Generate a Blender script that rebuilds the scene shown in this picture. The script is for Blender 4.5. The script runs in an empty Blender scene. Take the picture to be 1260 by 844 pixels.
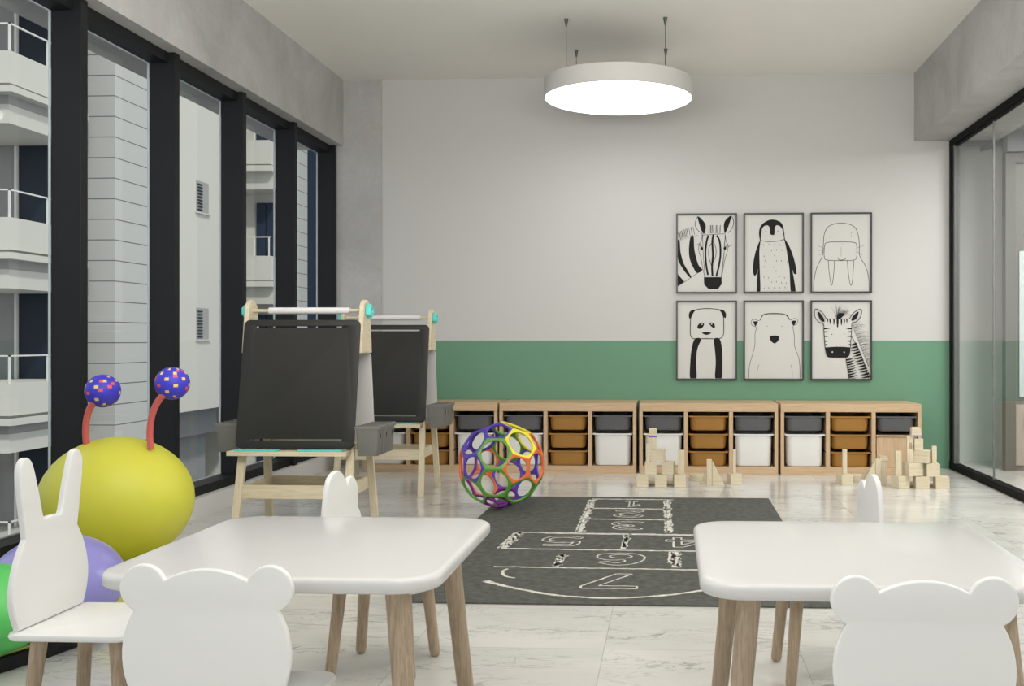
import bpy, bmesh, math, random
from mathutils import Vector, Matrix
S = bpy.context.scene
COL = S.collection
PI = math.pi
random.seed(4)

# ------------------------------------------------------------------ materials
def _mat(name):
    m = bpy.data.materials.new(name); m.use_nodes = True
    nt = m.node_tree; b = nt.nodes['Principled BSDF']
    return m, nt, b

def plain(name, col, rough=.5, spec=.5, metal=0, var=.04, vs=3.0, emit=0):
    m, nt, b = _mat(name)
    b.inputs['Roughness'].default_value = rough
    b.inputs['Specular IOR Level'].default_value = spec
    b.inputs['Metallic'].default_value = metal
    c = (*col, 1)
    tc = nt.nodes.new('ShaderNodeTexCoord')
    n = nt.nodes.new('ShaderNodeTexNoise'); n.inputs['Scale'].default_value = vs; n.inputs['Detail'].default_value = 3
    nt.links.new(tc.outputs['Object'], n.inputs['Vector'])
    r = nt.nodes.new('ShaderNodeValToRGB')
    r.color_ramp.elements[0].position = .3; r.color_ramp.elements[1].position = .7
    r.color_ramp.elements[0].color = tuple(v*(1-var) for v in col)+(1,)
    r.color_ramp.elements[1].color = tuple(min(1, v*(1+var)) for v in col)+(1,)
    nt.links.new(n.outputs['Fac'], r.inputs['Fac'])
    nt.links.new(r.outputs['Color'], b.inputs['Base Color'])
    if emit:
        b.inputs['Emission Color'].default_value = c; b.inputs['Emission Strength'].default_value = emit
    return m

def wood(name, c1, c2, axis='Z', scale=14, rough=.55, stretch=18):
    m, nt, b = _mat(name)
    tc = nt.nodes.new('ShaderNodeTexCoord'); mp = nt.nodes.new('ShaderNodeMapping')
    sc = [stretch]*3; sc['XYZ'.index(axis)] = 1.2
    mp.inputs['Scale'].default_value = sc
    n = nt.nodes.new('ShaderNodeTexNoise'); n.inputs['Scale'].default_value = scale/4; n.inputs['Detail'].default_value = 6; n.inputs['Roughness'].default_value = .65
    n.inputs['Distortion'].default_value = .6
    r = nt.nodes.new('ShaderNodeValToRGB')
    r.color_ramp.elements[0].position = .32; r.color_ramp.elements[0].color = (*c1, 1)
    r.color_ramp.elements[1].position = .68; r.color_ramp.elements[1].color = (*c2, 1)
    nt.links.new(tc.outputs['Object'], mp.inputs['Vector']); nt.links.new(mp.outputs['Vector'], n.inputs['Vector'])
    nt.links.new(n.outputs['Fac'], r.inputs['Fac']); nt.links.new(r.outputs['Color'], b.inputs['Base Color'])
    b.inputs['Roughness'].default_value = rough
    return m

def concrete(name, col):
    m, nt, b = _mat(name)
    tc = nt.nodes.new('ShaderNodeTexCoord')
    n = nt.nodes.new('ShaderNodeTexNoise'); n.inputs['Scale'].default_value = 1.8; n.inputs['Detail'].default_value = 8; n.inputs['Roughness'].default_value = .6; n.inputs['Distortion'].default_value = .8
    n2 = nt.nodes.new('ShaderNodeTexNoise'); n2.inputs['Scale'].default_value = 28; n2.inputs['Detail'].default_value = 2
    v = nt.nodes.new('ShaderNodeTexVoronoi'); v.inputs['Scale'].default_value = 9
    r = nt.nodes.new('ShaderNodeValToRGB')
    r.color_ramp.elements[0].position = .3; r.color_ramp.elements[0].color = tuple(c*.80 for c in col)+(1,)
    r.color_ramp.elements[1].position = .72; r.color_ramp.elements[1].color = tuple(c*1.1 for c in col)+(1,)
    r2 = nt.nodes.new('ShaderNodeValToRGB')
    r2.color_ramp.elements[0].position = .018; r2.color_ramp.elements[0].color = (.72, .72, .72, 1)
    r2.color_ramp.elements[1].position = .035; r2.color_ramp.elements[1].color = (1, 1, 1, 1)
    mx = nt.nodes.new('ShaderNodeMix'); mx.data_type = 'RGBA'; mx.blend_type = 'MULTIPLY'; mx.inputs[0].default_value = 1
    mx2 = nt.nodes.new('ShaderNodeMix'); mx2.data_type = 'RGBA'; mx2.blend_type = 'OVERLAY'; mx2.inputs[0].default_value = .12
    for q in (n, n2, v): nt.links.new(tc.outputs['Object'], q.inputs['Vector'])
    nt.links.new(n.outputs['Fac'], r.inputs['Fac']); nt.links.new(v.outputs['Distance'], r2.inputs['Fac'])
    nt.links.new(r.outputs['Color'], mx.inputs[6]); nt.links.new(r2.outputs['Color'], mx.inputs[7])
    nt.links.new(mx.outputs[2], mx2.inputs[6]); nt.links.new(n2.outputs['Color'], mx2.inputs[7])
    nt.links.new(mx2.outputs[2], b.inputs['Base Color'])
    b.inputs['Roughness'].default_value = .8
    return m

def marble(name):
    m, nt, b = _mat(name); N = nt.nodes.new; L = nt.links.new
    g = N('ShaderNodeNewGeometry')
    # tile index and seams, 0.605 m tiles
    off = N('ShaderNodeVectorMath'); off.operation = 'ADD'; off.inputs[1].default_value = (.208+.605*20, .02+.605*20-3.2, 0)
    L(g.outputs['Position'], off.inputs[0])
    dv = N('ShaderNodeVectorMath'); dv.operation = 'SCALE'; dv.inputs['Scale'].default_value = 1/.605
    L(off.outputs[0], dv.inputs[0])
    fl = N('ShaderNodeVectorMath'); fl.operation = 'FLOOR'; L(dv.outputs[0], fl.inputs[0])
    fr = N('ShaderNodeVectorMath'); fr.operation = 'FRACTION'; L(dv.outputs[0], fr.inputs[0])
    wn = N('ShaderNodeTexWhiteNoise'); wn.noise_dimensions = '3D'; L(fl.outputs[0], wn.inputs['Vector'])
    sc = N('ShaderNodeVectorMath'); sc.operation = 'SCALE'; sc.inputs['Scale'].default_value = 40; L(wn.outputs['Color'], sc.inputs[0])
    mp = N('ShaderNodeMapping'); mp.inputs['Rotation'].default_value = (0, 0, .35); mp.inputs['Scale'].default_value = (.9, 2.6, 1)
    L(g.outputs['Position'], mp.inputs['Vector'])
    ad = N('ShaderNodeVectorMath'); ad.operation = 'ADD'; L(mp.outputs[0], ad.inputs[0]); L(sc.outputs[0], ad.inputs[1])
    def vein(scale, width, dist):
        n = N('ShaderNodeTexNoise'); n.inputs['Scale'].default_value = scale; n.inputs['Detail'].default_value = 7; n.inputs['Roughness'].default_value = .62; n.inputs['Distortion'].default_value = dist
        L(ad.outputs[0], n.inputs['Vector'])
        a = N('ShaderNodeMath'); a.operation = 'SUBTRACT'; a.inputs[1].default_value = .5; L(n.outputs['Fac'], a.inputs[0])
        c = N('ShaderNodeMath'); c.operation = 'ABSOLUTE'; L(a.outputs[0], c.inputs[0])
        d = N('ShaderNodeMapRange'); d.inputs['From Max'].default_value = width; d.inputs['To Min'].default_value = 1; d.inputs['To Max'].default_value = 0; L(c.outputs[0], d.inputs['Value'])
        return d.outputs[0]
    v1 = vein(1.7, .016, .9); v2 = vein(3.6, .012, 1.6)
    msk = N('ShaderNodeTexNoise'); msk.inputs['Scale'].default_value = 2.3; msk.inputs['Detail'].default_value = 3; L(ad.outputs[0], msk.inputs['Vector'])
    mr = N('ShaderNodeMapRange'); mr.inputs['From Min'].default_value = .42; mr.inputs['From Max'].default_value = .66; L(msk.outputs['Fac'], mr.inputs['Value'])
    mm = N('ShaderNodeMath'); mm.operation = 'MAXIMUM'; L(v1, mm.inputs[0]); L(v2, mm.inputs[1])
    m2 = N('ShaderNodeMath'); m2.operation = 'MULTIPLY'; L(mm.outputs[0], m2.inputs[0]); L(mr.outputs[0], m2.inputs[1])
    cl = N('ShaderNodeTexNoise'); cl.inputs['Scale'].default_value = 1.1; cl.inputs['Detail'].default_value = 5; L(ad.outputs[0], cl.inputs['Vector'])
    cr = N('ShaderNodeValToRGB'); cr.color_ramp.elements[0].position = .3; cr.color_ramp.elements[0].color = (.54, .53, .50, 1)
    cr.color_ramp.elements[1].position = .65; cr.color_ramp.elements[1].color = (.655, .645, .61, 1); L(cl.outputs['Fac'], cr.inputs['Fac'])
    mx = N('ShaderNodeMix'); mx.data_type = 'RGBA'; L(cr.outputs['Color'], mx.inputs[6]); mx.inputs[7].default_value = (.20, .195, .185, 1)
    ms = N('ShaderNodeMath'); ms.operation = 'MULTIPLY'; ms.inputs[1].default_value = .8; L(m2.outputs[0], ms.inputs[0]); L(ms.outputs[0], mx.inputs[0])
    # seams
    sp = N('ShaderNodeSeparateXYZ'); L(fr.outputs[0], sp.inputs[0])
    def seam(o):
        a = N('ShaderNodeMath'); a.operation = 'LESS_THAN'; a.inputs[1].default_value = .005; L(o, a.inputs[0]); return a.outputs[0]
    sm = N('ShaderNodeMath'); sm.operation = 'MAXIMUM'; L(seam(sp.outputs['X']), sm.inputs[0]); L(seam(sp.outputs['Y']), sm.inputs[1])
    s5 = N('ShaderNodeMath'); s5.operation = 'MULTIPLY'; s5.inputs[1].default_value = .6; L(sm.outputs[0], s5.inputs[0])
    mx2 = N('ShaderNodeMix'); mx2.data_type = 'RGBA'; L(s5.outputs[0], mx2.inputs[0]); L(mx.outputs[2], mx2.inputs[6]); mx2.inputs[7].default_value = (.33, .33, .31, 1)
    L(mx2.outputs[2], b.inputs['Base Color'])
    b.inputs['Roughness'].default_value = .17
    b.inputs['Specular IOR Level'].default_value = .55
    return m

def wall_paint(name, white, green, zsplit):
    m, nt, b = _mat(name); N = nt.nodes.new; L = nt.links.new
    g = N('ShaderNodeNewGeometry'); sp = N('ShaderNodeSeparateXYZ'); L(g.outputs['Position'], sp.inputs[0])
    gt = N('ShaderNodeMath'); gt.operation = 'GREATER_THAN'; gt.inputs[1].default_value = zsplit; L(sp.outputs['Z'], gt.inputs[0])
    mx = N('ShaderNodeMix'); mx.data_type = 'RGBA'; L(gt.outputs[0], mx.inputs[0]); mx.inputs[6].default_value = (*green, 1); mx.inputs[7].default_value = (*white, 1)
    L(mx.outputs[2], b.inputs['Base Color']); b.inputs['Roughness'].default_value = .6
    return m

def glass(name, tint=(.96, .98, .97), refl=1.0):
    m = bpy.data.materials.new(name); m.use_nodes = True; nt = m.node_tree; nt.nodes.clear(); N = nt.nodes.new; L = nt.links.new
    o = N('ShaderNodeOutputMaterial'); t = N('ShaderNodeBsdfTransparent'); g = N('ShaderNodeBsdfGlossy'); mx = N('ShaderNodeMixShader')
    f = N('ShaderNodeFresnel'); f.inputs['IOR'].default_value = 1.5
    k = N('ShaderNodeMath'); k.operation = 'MULTIPLY'; k.inputs[1].default_value = refl; k.use_clamp = True
    # the same Fresnel from both sides of the thin pane
    ge = N('ShaderNodeNewGeometry'); lw = N('ShaderNodeLayerWeight'); lw.inputs['Blend'].default_value = .5
    p = N('ShaderNodeMath'); p.operation = 'POWER'; p.inputs[1].default_value = 5.0; L(lw.outputs['Facing'], p.inputs[0])
    q = N('ShaderNodeMath'); q.operation = 'MULTIPLY_ADD'; q.inputs[1].default_value = .92; q.inputs[2].default_value = .06; L(p.outputs[0], q.inputs[0])
    L(q.outputs[0], k.inputs[0])
    t.inputs[0].default_value = (*tint, 1); g.inputs['Roughness'].default_value = .0
    L(k.outputs[0], mx.inputs[0]); L(t.outputs[0], mx.inputs[1]); L(g.outputs[0], mx.inputs[2]); L(mx.outputs[0], o.inputs[0])
    return m

def lines_mat(name, col, step, z0, line=(.12, .12, .125), w=.05):
    m, nt, b = _mat(name); N = nt.nodes.new; L = nt.links.new
    g = N('ShaderNodeNewGeometry'); sp = N('ShaderNodeSeparateXYZ'); L(g.outputs['Position'], sp.inputs[0])
    a = N('ShaderNodeMath'); a.operation = 'ADD'; a.inputs[1].default_value = -z0+step*100; L(sp.outputs['Z'], a.inputs[0])
    d = N('ShaderNodeMath'); d.operation = 'DIVIDE'; d.inputs[1].default_value = step; L(a.outputs[0], d.inputs[0])
    f = N('ShaderNodeMath'); f.operation = 'FRACT'; L(d.outputs[0], f.inputs[0])
    lt = N('ShaderNodeMath'); lt.operation = 'LESS_THAN'; lt.inputs[1].default_value = w; L(f.outputs[0], lt.inputs[0])
    mx = N('ShaderNodeMix'); mx.data_type = 'RGBA'; L(lt.outputs[0], mx.inputs[0]); mx.inputs[6].default_value = (*col, 1); mx.inputs[7].default_value = (*line, 1)
    L(mx.outputs[2], b.inputs['Base Color']); b.inputs['Roughness'].default_value = .8
    return m

M = {}
M['white_wall'] = wall_paint('painted_wall', (.545, .537, .52), (.125, .275, .175), .96)
M['ceiling'] = plain('ceiling_paint', (.84, .82, .775), .9, .2, var=.01)
M['concrete'] = concrete('concrete', (.47, .467, .458))
M['marble'] = marble('marble_tiles')
M['frame_dark'] = plain('dark_aluminium', (.010, .011, .0125), .55, .22, var=.08)
M['frame_edge'] = plain('frame_gasket', (.45, .50, .53), .3, .5, var=.02)
M['joint'] = plain('glass_joint', (.14, .145, .14), .4, .4)
M['track_black'] = plain('black_track', (.006, .006, .006), .7, .15)
M['glass'] = glass('window_glass', refl=.5)
M['glass_r'] = glass('partition_glass', (.97, .98, .975), .72)
M['corridor_white'] = plain('corridor_white', (.88, .875, .86), .6, .3, var=.01)
M['curb'] = plain('white_curb', (.72, .71, .69), .5, .4, var=.02)
M['pine'] = wood('pine', (.47, .32, .185), (.60, .43, .27), 'Z', 16)
M['pine_h'] = wood('pine_lengthwise', (.47, .32, .185), (.60, .43, .27), 'X', 16)
M['beech'] = wood('light_beech', (.56, .48, .33), (.69, .61, .45), 'Z', 26, .6, 14)
M['beech_h'] = wood('light_beech_lengthwise', (.56, .48, .33), (.69, .61, .45), 'X', 26, .6, 14)
M['beech_y'] = wood('light_beech_crosswise', (.56, .48, .33), (.69, .61, .45), 'Y', 26, .6, 14)
M['oak'] = wood('oak_leg', (.33, .25, .165), (.52, .405, .29), 'Z', 30, .55, 22)
M['white_plastic'] = plain('white_lacquer', (.83, .83, .815), .32, .45, var=.005)
M['table_white'] = plain('white_table_lacquer', (.67, .665, .655), .22, .45, var=.005)
M['black_board'] = plain('chalkboard', (.019, .0185, .016), .55, .35, var=.12, vs=2)
M['whiteboard'] = plain('whiteboard', (.58, .565, .55), .4, .4, var=.01)
M['teal'] = plain('turquoise_plastic', (.11, .62, .57), .35, .5, var=.02)
M['paper'] = plain('paper_roll', (.70, .69, .68), .7, .2, var=.02)
M['bucket'] = plain('grey_bucket_plastic', (.16, .16, .145), .45, .4, var=.03)
M['bin_grey'] = plain('grey_bin_plastic', (.10, .10, .105), .4, .45, var=.03)
M['bin_amber'] = plain('amber_bin_plastic', (.34, .165, .032), .4, .45, var=.03)
M['bin_white'] = plain('white_bin_plastic', (.74, .73, .71), .4, .45, var=.01)
M['dark'] = plain('near_black', (.01, .01, .01), .6, .3)
M['rug'] = plain('dark_grey_rug', (.098, .10, .09), .95, .1, var=.22, vs=30)
M['chalk'] = plain('chalk_white', (.60, .59, .53), .95, .1, var=.25, vs=40)
M['print_paper'] = plain('print_paper', (.585, .577, .55), .6, .3, var=.01)
M['ink'] = plain('black_ink', (.012, .012, .012), .7, .2)
M['ink_soft'] = plain('thin_grey_ink', (.09, .09, .09), .7, .2)
M['frame_black'] = plain('black_picture_frame', (.03, .035, .035), .35, .5)
M['lamp_shell'] = plain('lamp_shell_white', (.60, .585, .56), .5, .4, var=.01)
M['lamp_light'] = plain('lamp_diffuser', (1, 1, 1), .5, .2, emit=2.5)
M['steel'] = plain('dark_steel', (.07, .07, .065), .4, .5)
M['toy_yellow'] = plain('toy_yellow', (.60, .59, .055), .5, .45, var=.02)
M['toy_lilac'] = plain('toy_lilac', (.29, .27, .66), .3, .5, var=.02)
M['toy_green'] = plain('toy_green', (.11, .58, .13), .4, .5, var=.02)
M['toy_blue'] = plain('toy_blue', (.045, .04, .50), .5, .4, var=.05)
M['toy_pink'] = plain('toy_pinkish_red', (.62, .125, .12), .45, .4, var=.03)
M['patch_yellow'] = plain('patch_yellow', (.72, .56, .16), .5, .4)
M['patch_red'] = plain('patch_red', (.70, .09, .09), .5, .4)
M['mat_yellow'] = plain('mat_yellow_green', (.45, .46, .12), .5, .4)
M['black'] = plain('black_rubber', (.004, .004, .004), .6, .3)
M['b_green'] = plain('ball_green', (.10, .31, .035), .4, .5)
M['b_violet'] = plain('ball_violet', (.085, .04, .38), .4, .5)
M['b_orange'] = plain('ball_orange', (.72, .15, .04), .4, .5)
M['b_yellow'] = plain('ball_yellow', (.75, .66, .03), .4, .5)
M['b_purple'] = plain('ball_purple', (.16, .003, .20), .4, .5)
M['blue_strip'] = plain('blue_block_edge', (.10, .08, .55), .5, .4)
# outside and corridor
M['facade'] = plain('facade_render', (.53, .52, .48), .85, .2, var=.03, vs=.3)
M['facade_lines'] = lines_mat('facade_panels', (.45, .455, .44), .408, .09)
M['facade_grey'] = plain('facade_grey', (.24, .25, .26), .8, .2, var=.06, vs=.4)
M['facade_shadow'] = plain('facade_shade', (.32, .32, .31), .8, .2)  # darker facade tone with shade put into the colour
M['bld_glass'] = plain('dark_window_glass', (.012, .02, .035), .5, .25, var=.25, vs=.5)
M['bld_glass_blue'] = plain('blue_window_glass', (.022, .035, .065), .6, .2, var=.1, vs=.5)
M['rail'] = plain('railing_metal', (.62, .62, .60), .5, .4)
M['ground'] = plain('street_asphalt', (.14, .15, .175), .8, .3, var=.08, vs=.6)
M['door_grey'] = plain('door_grey', (.10, .10, .094), .5, .4)
M['door_inner'] = plain('door_inner_grey', (.13, .13, .12), .4, .4)
M['pale_panel'] = plain('pale_blue_panel', (.52, .58, .58), .4, .4)
M['beige_reflection'] = plain('beige_reflection', (.34, .31, .27), .6, .3)

# ------------------------------------------------------------------ helpers
class MB:
    def __init__(s): s.v = []; s.f = []; s.m = []
    def box(s, x0, x1, y0, y1, z0, z1, mi=0, mat=None):
        o = len(s.v)
        p = [Vector(c) for c in ((x0,y0,z0),(x1,y0,z0),(x1,y1,z0),(x0,y1,z0),(x0,y0,z1),(x1,y0,z1),(x1,y1,z1),(x0,y1,z1))]
        if mat is not None: p = [mat @ q for q in p]
        s.v += p
        for q in ((0,3,2,1),(4,5,6,7),(0,1,5,4),(1,2,6,5),(2,3,7,6),(3,0,4,7)): s.f.append([o+i for i in q]); s.m.append(mi)
        return s
    def loft(s, rings, mi=0, cap0=True, cap1=True, closed=True):
        o = len(s.v); n = len(rings[0])
        for r in rings: s.v += [Vector(p) for p in r]
        for k in range(len(rings)-1):
            for i in range(n if closed else n-1):
                j = (i+1) % n
                s.f.append([o+k*n+i, o+k*n+j, o+(k+1)*n+j, o+(k+1)*n+i]); s.m.append(mi)
        if cap0: s.f.append([o+i for i in range(n)][::-1]); s.m.append(mi)
        if cap1: s.f.append([o+(len(rings)-1)*n+i for i in range(n)]); s.m.append(mi)
        return s
    def tube(s, pts, rads, seg=14, mi=0, caps=True):
        pts = [Vector(p) for p in pts]
        if not isinstance(rads, (list, tuple)): rads = [rads]*len(pts)
        rings = []; prev = None
        for i, p in enumerate(pts):
            t = (pts[min(i+1, len(pts)-1)]-pts[max(i-1, 0)]).normalized()
            if prev is None:
                a = Vector((1,0,0)) if abs(t.x) < .9 else Vector((0,1,0))
                u = t.cross(a).normalized()
            else: u = (prev-t*prev.dot(t)).normalized()
            prev = u; w = t.cross(u)
            rings.append([p+(u*math.cos(k*2*PI/seg)+w*math.sin(k*2*PI/seg))*rads[i] for k in range(seg)])
        return s.loft(rings, mi, caps, caps)
    def ribbon(s, pts, w, z, mi=0, jitter=0):
        # flat stroke in the local XY plane at height z
        P = [Vector((p[0], p[1], 0)) for p in pts]; o = len(s.v)
        for i, p in enumerate(P):
            t = (P[min(i+1, len(P)-1)]-P[max(i-1, 0)])
            if t.length < 1e-9: t = Vector((1,0,0))
            t.normalize(); n = Vector((-t.y, t.x, 0))
            ww = (w[i] if isinstance(w, (list, tuple)) else w)*.5
            j = random.uniform(-jitter, jitter)
            s.v += [Vector((p.x+n.x*(ww+j), p.y+n.y*(ww+j), z)), Vector((p.x-n.x*(ww-j), p.y-n.y*(ww-j), z))]
        for i in range(len(P)-1): s.f.append([o+2*i, o+2*i+1, o+2*i+3, o+2*i+2]); s.m.append(mi)
        return s
    def fill(s, pts, z, mi=0):
        from mathutils.geometry import tessellate_polygon
        P = [Vector((p[0], p[1], z)) for p in pts]; o = len(s.v); s.v += P
        for t in tessellate_polygon([P]):
            a, b_, c = (P[i] for i in t)
            t = list(t)
            if (b_-a).cross(c-a).z < 0: t = t[::-1]
            s.f.append([o+i for i in t]); s.m.append(mi)
        return s
    def prism(s, poly, t0, t1, fn, mi=0):
        # poly in (u,v); fn(u,v,t) -> xyz
        s.loft([[fn(u, v, t0) for u, v in poly], [fn(u, v, t1) for u, v in poly]], mi); return s
    def build(s, name, mats, parent=None, smooth=False, bevel=0, seg=2, xf=None, fix=True):
        me = bpy.data.meshes.new(name)
        V = s.v if xf is None else [xf @ Vector(p) for p in s.v]
        me.from_pydata([tuple(p) for p in V], [], s.f)
        if not isinstance(mats, (list, tuple)): mats = [mats]
        for m in mats: me.materials.append(m)
        me.polygons.foreach_set('material_index', s.m)
        if fix:
            bm = bmesh.new(); bm.from_mesh(me); bmesh.ops.recalc_face_normals(bm, faces=bm.faces); bm.to_mesh(me); bm.free()
        me.update()
        o = bpy.data.objects.new(name, me); COL.objects.link(o)
        if parent: o.parent = parent
        if bevel:
            b = o.modifiers.new('bevel', 'BEVEL'); b.width = bevel; b.segments = seg; b.limit_method = 'ANGLE'; b.angle_limit = .7
        if smooth or bevel:
            for p in me.polygons: p.use_smooth = True
            try: me.set_sharp_from_angle(angle=.7)
            except Exception: pass
        return o

def tag(o, label=None, cat=None, group=None, kind=None):
    if label: o['label'] = label
    if cat: o['category'] = cat
    if group: o['group'] = group
    if kind: o['kind'] = kind
    return o
def thing(name, label, cat, loc=(0,0,0), rz=0, group=None):
    o = bpy.data.objects.new(name, None); COL.objects.link(o); o.empty_display_size = .1
    o.location = loc; o.rotation_euler = (0,0,rz)
    return tag(o, label, cat, group)
def struct(o): o['kind'] = 'structure'; return o
def sempty(name, loc=(0,0,0)):
    o = bpy.data.objects.new(name, None); COL.objects.link(o); o.location = loc; o['kind'] = 'structure'; return o
def dup(root, loc=None, rz=None, label=None, group=None):
    r = root.copy(); COL.objects.link(r)
    if loc is not None: r.location = loc
    if rz is not None: r.rotation_euler = (0,0,rz)
    if label: r['label'] = label
    if group: r['group'] = group
    def rec(a, b):
        for ch in [c for c in bpy.data.objects if c.parent == a]:
            c2 = ch.copy(); COL.objects.link(c2); c2.parent = b; rec(ch, c2)
    rec(root, r)
    return r
def smoothpts(pts, n=6, closed=True):
    out = []; N = len(pts)
    rng = range(N) if closed else range(N-1)
    for i in rng:
        if closed: p0, p1, p2, p3 = pts[i-1], pts[i], pts[(i+1) % N], pts[(i+2) % N]
        else: p0, p1, p2, p3 = pts[max(i-1, 0)], pts[i], pts[i+1], pts[min(i+2, N-1)]
        for k in range(n):
            t = k/n
            out.append(tuple(.5*((2*p1[d])+(-p0[d]+p2[d])*t+(2*p0[d]-5*p1[d]+4*p2[d]-p3[d])*t*t+(-p0[d]+3*p1[d]-3*p2[d]+p3[d])*t**3) for d in (0, 1)))
    if not closed: out.append(tuple(pts[-1][:2]))
    return out
def arc(cx, cy, r, a0, a1, n=12, ry=None):
    ry = ry or r
    return [(cx+r*math.cos(math.radians(a0+(a1-a0)*i/n)), cy+ry*math.sin(math.radians(a0+(a1-a0)*i/n))) for i in range(n+1)]
def rrect(x0, x1, y0, y1, r, n=6):
    return arc(x1-r, y1-r, r, 0, 90, n)+arc(x0+r, y1-r, r, 90, 180, n)+arc(x0+r, y0+r, r, 180, 270, n)+arc(x1-r, y0+r, r, 270, 360, n)
def plate(name, outlines, thick, mat, parent, xf, bev=.004, res=3):
    # flat board with rounded edges (and cut-outs), local XY outline, centred on its thickness
    cu = bpy.data.curves.new(name, 'CURVE'); cu.dimensions = '2D'; cu.fill_mode = 'BOTH'
    for pts in outlines:
        sp = cu.splines.new('POLY'); sp.points.add(len(pts)-1)
        for i, p in enumerate(pts): sp.points[i].co = (p[0], p[1], 0, 1)
        sp.use_cyclic_u = True
    cu.extrude = max(thick/2-bev, .0005); cu.bevel_depth = bev; cu.bevel_resolution = res; cu.offset = -bev
    tmp = bpy.data.objects.new('tmp', cu); COL.objects.link(tmp)
    dg = bpy.context.evaluated_depsgraph_get()
    me = bpy.data.meshes.new_from_object(tmp.evaluated_get(dg)); bpy.data.objects.remove(tmp)
    me.name = name; me.materials.clear(); me.materials.append(mat)
    me.transform(xf)
    bm = bmesh.new(); bm.from_mesh(me); bmesh.ops.remove_doubles(bm, verts=bm.verts, dist=1e-5); bmesh.ops.recalc_face_normals(bm, faces=bm.faces); bm.to_mesh(me); bm.free()
    for p in me.polygons: p.use_smooth = True
    try: me.set_sharp_from_angle(angle=.6)
    except Exception: pass
    o = bpy.data.objects.new(name, me); COL.objects.link(o)
    if parent: o.parent = parent
    return o
def mat_cols(ux, uy, uz, o=(0,0,0)):
    return Matrix(((ux[0], uy[0], uz[0], o[0]), (ux[1], uy[1], uz[1], o[1]), (ux[2], uy[2], uz[2], o[2]), (0,0,0,1)))
T = Matrix.Translation

# ------------------------------------------------------------------ camera (levelled architectural lens with shift)
cam = bpy.data.cameras.new('camera'); co = bpy.data.objects.new('camera', cam); COL.objects.link(co)
co.location = (0, 0, .96); co.rotation_euler = (PI/2, 0, math.atan(.049))
cam.sensor_width = 36; cam.lens = 36; cam.shift_x = -(763.3-630)/1260; cam.shift_y = (419-422)/1260
cam.clip_end = 200; S.camera = co

# ------------------------------------------------------------------ room shell
YB, H = 7.80, 2.97
struct(MB().box(-2.55, 5.2, -2.6, 9.4, -.12, 0).build('floor', M['marble']))
struct(MB().box(-3.0, 2.45, -1.7, 8.0, H, H+.12).build('ceiling', M['ceiling']))
struct(MB().box(-2.709, 2.09, YB, YB+.14, 0, H).box(-3.0, -2.709, YB, YB+.14, 2.459, H).build('wall_back', M['white_wall']))
struct(MB().box(-3.0, -2.522, -2.6, YB-.004, 2.46, H).build('trim_1', M['concrete']))        # beam above the windows
struct(MB().box(-2.709, -2.223, YB-.012, YB, 0, 2.46).box(-2.522, -2.223, YB-.012, YB, 2.46, H).build('trim_2', M['concrete']))
struct(MB().box(1.831, 2.45, -2.6, YB-.004, 2.46, H).build('trim_3', M['concrete']))         # beam above the glass partition
struct(MB().box(-2.78, -2.55, -2.6, YB-.012, -.12, .103).build('baseboard_left', M['curb'], bevel=.004))
# window wall
edges = [4.355+.848*k for k in range(-8, 5)]
for k, y in enumerate(edges):
    w = .052 if k < len(edges)-1 else .04
    struct(MB().box(-2.709, -2.573, y, y+w, .104, 2.459).build('trim_%d' % (10+k), M['frame_dark'], bevel=.002))
for k in range(len(edges)-1):
    y0, y1 = edges[k]+.052, edges[k+1]
    w = sempty('window_%d' % (k+1), (-2.66, (y0+y1)/2, .104))
    x = T((2.66, -(y0+y1)/2, -.104))
    MB().box(-2.709, -2.61, y0, y1, 2.405, 2.459).box(-2.709, -2.60, y0, y1, .104, .155).build('window_frame', M['frame_dark'], w, xf=x)
    g = .006
    MB().box(-2.718, -2.709, y0, y0+g, .155, 2.405).box(-2.718, -2.709, y1-g, y1, .155, 2.405).box(-2.718, -2.709, y0+g, y1-g, 2.399, 2.405).box(-2.718, -2.709, y0+g, y1-g, .155, .161).build('gasket', M['frame_edge'], w, xf=x)
    MB().box(-2.716, -2.712, y0+g, y1-g, .161, 2.399).build('pane', M['glass'], w, xf=x)
# right glass partition
struct(MB().box(2.09, 2.15, -2.6, YB, 2.415, 2.459).box(2.105, 2.135, -2.6, YB-.06, 2.40, 2.415).build('trim_4', M['track_black']))
struct(MB().box(2.09, 2.15, -2.6, YB, .0, .048).build('trim_5', M['track_black']))
struct(MB().box(2.09, 2.15, YB-.06, YB-.002, .048, 2.415).build('trim_6', M['track_black']))
struct(MB().box(2.102, 2.138, YB-.10, YB-.06, .048, 2.415).build('trim_7', M['joint']))
pe = [YB-.10, 6.83, 5.6, 4.37, 3.14, 1.91, .68, -.55, -1.78]
for k in range(len(pe)-1):
    w = sempty('window_%d' % (20+k), (2.12, (pe[k]+pe[k+1])/2, .048)); x = T((-2.12, -(pe[k]+pe[k+1])/2, -.048))
    MB().box(2.116, 2.124, pe[k+1]+.006, pe[k], .048, 2.40).build('pane', M['glass_r'], w, xf=x)
    MB().box(2.114, 2.126, pe[k+1]-.002, pe[k+1]+.006, .048, 2.40).build('joint', M['joint'], w, xf=x)
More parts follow.
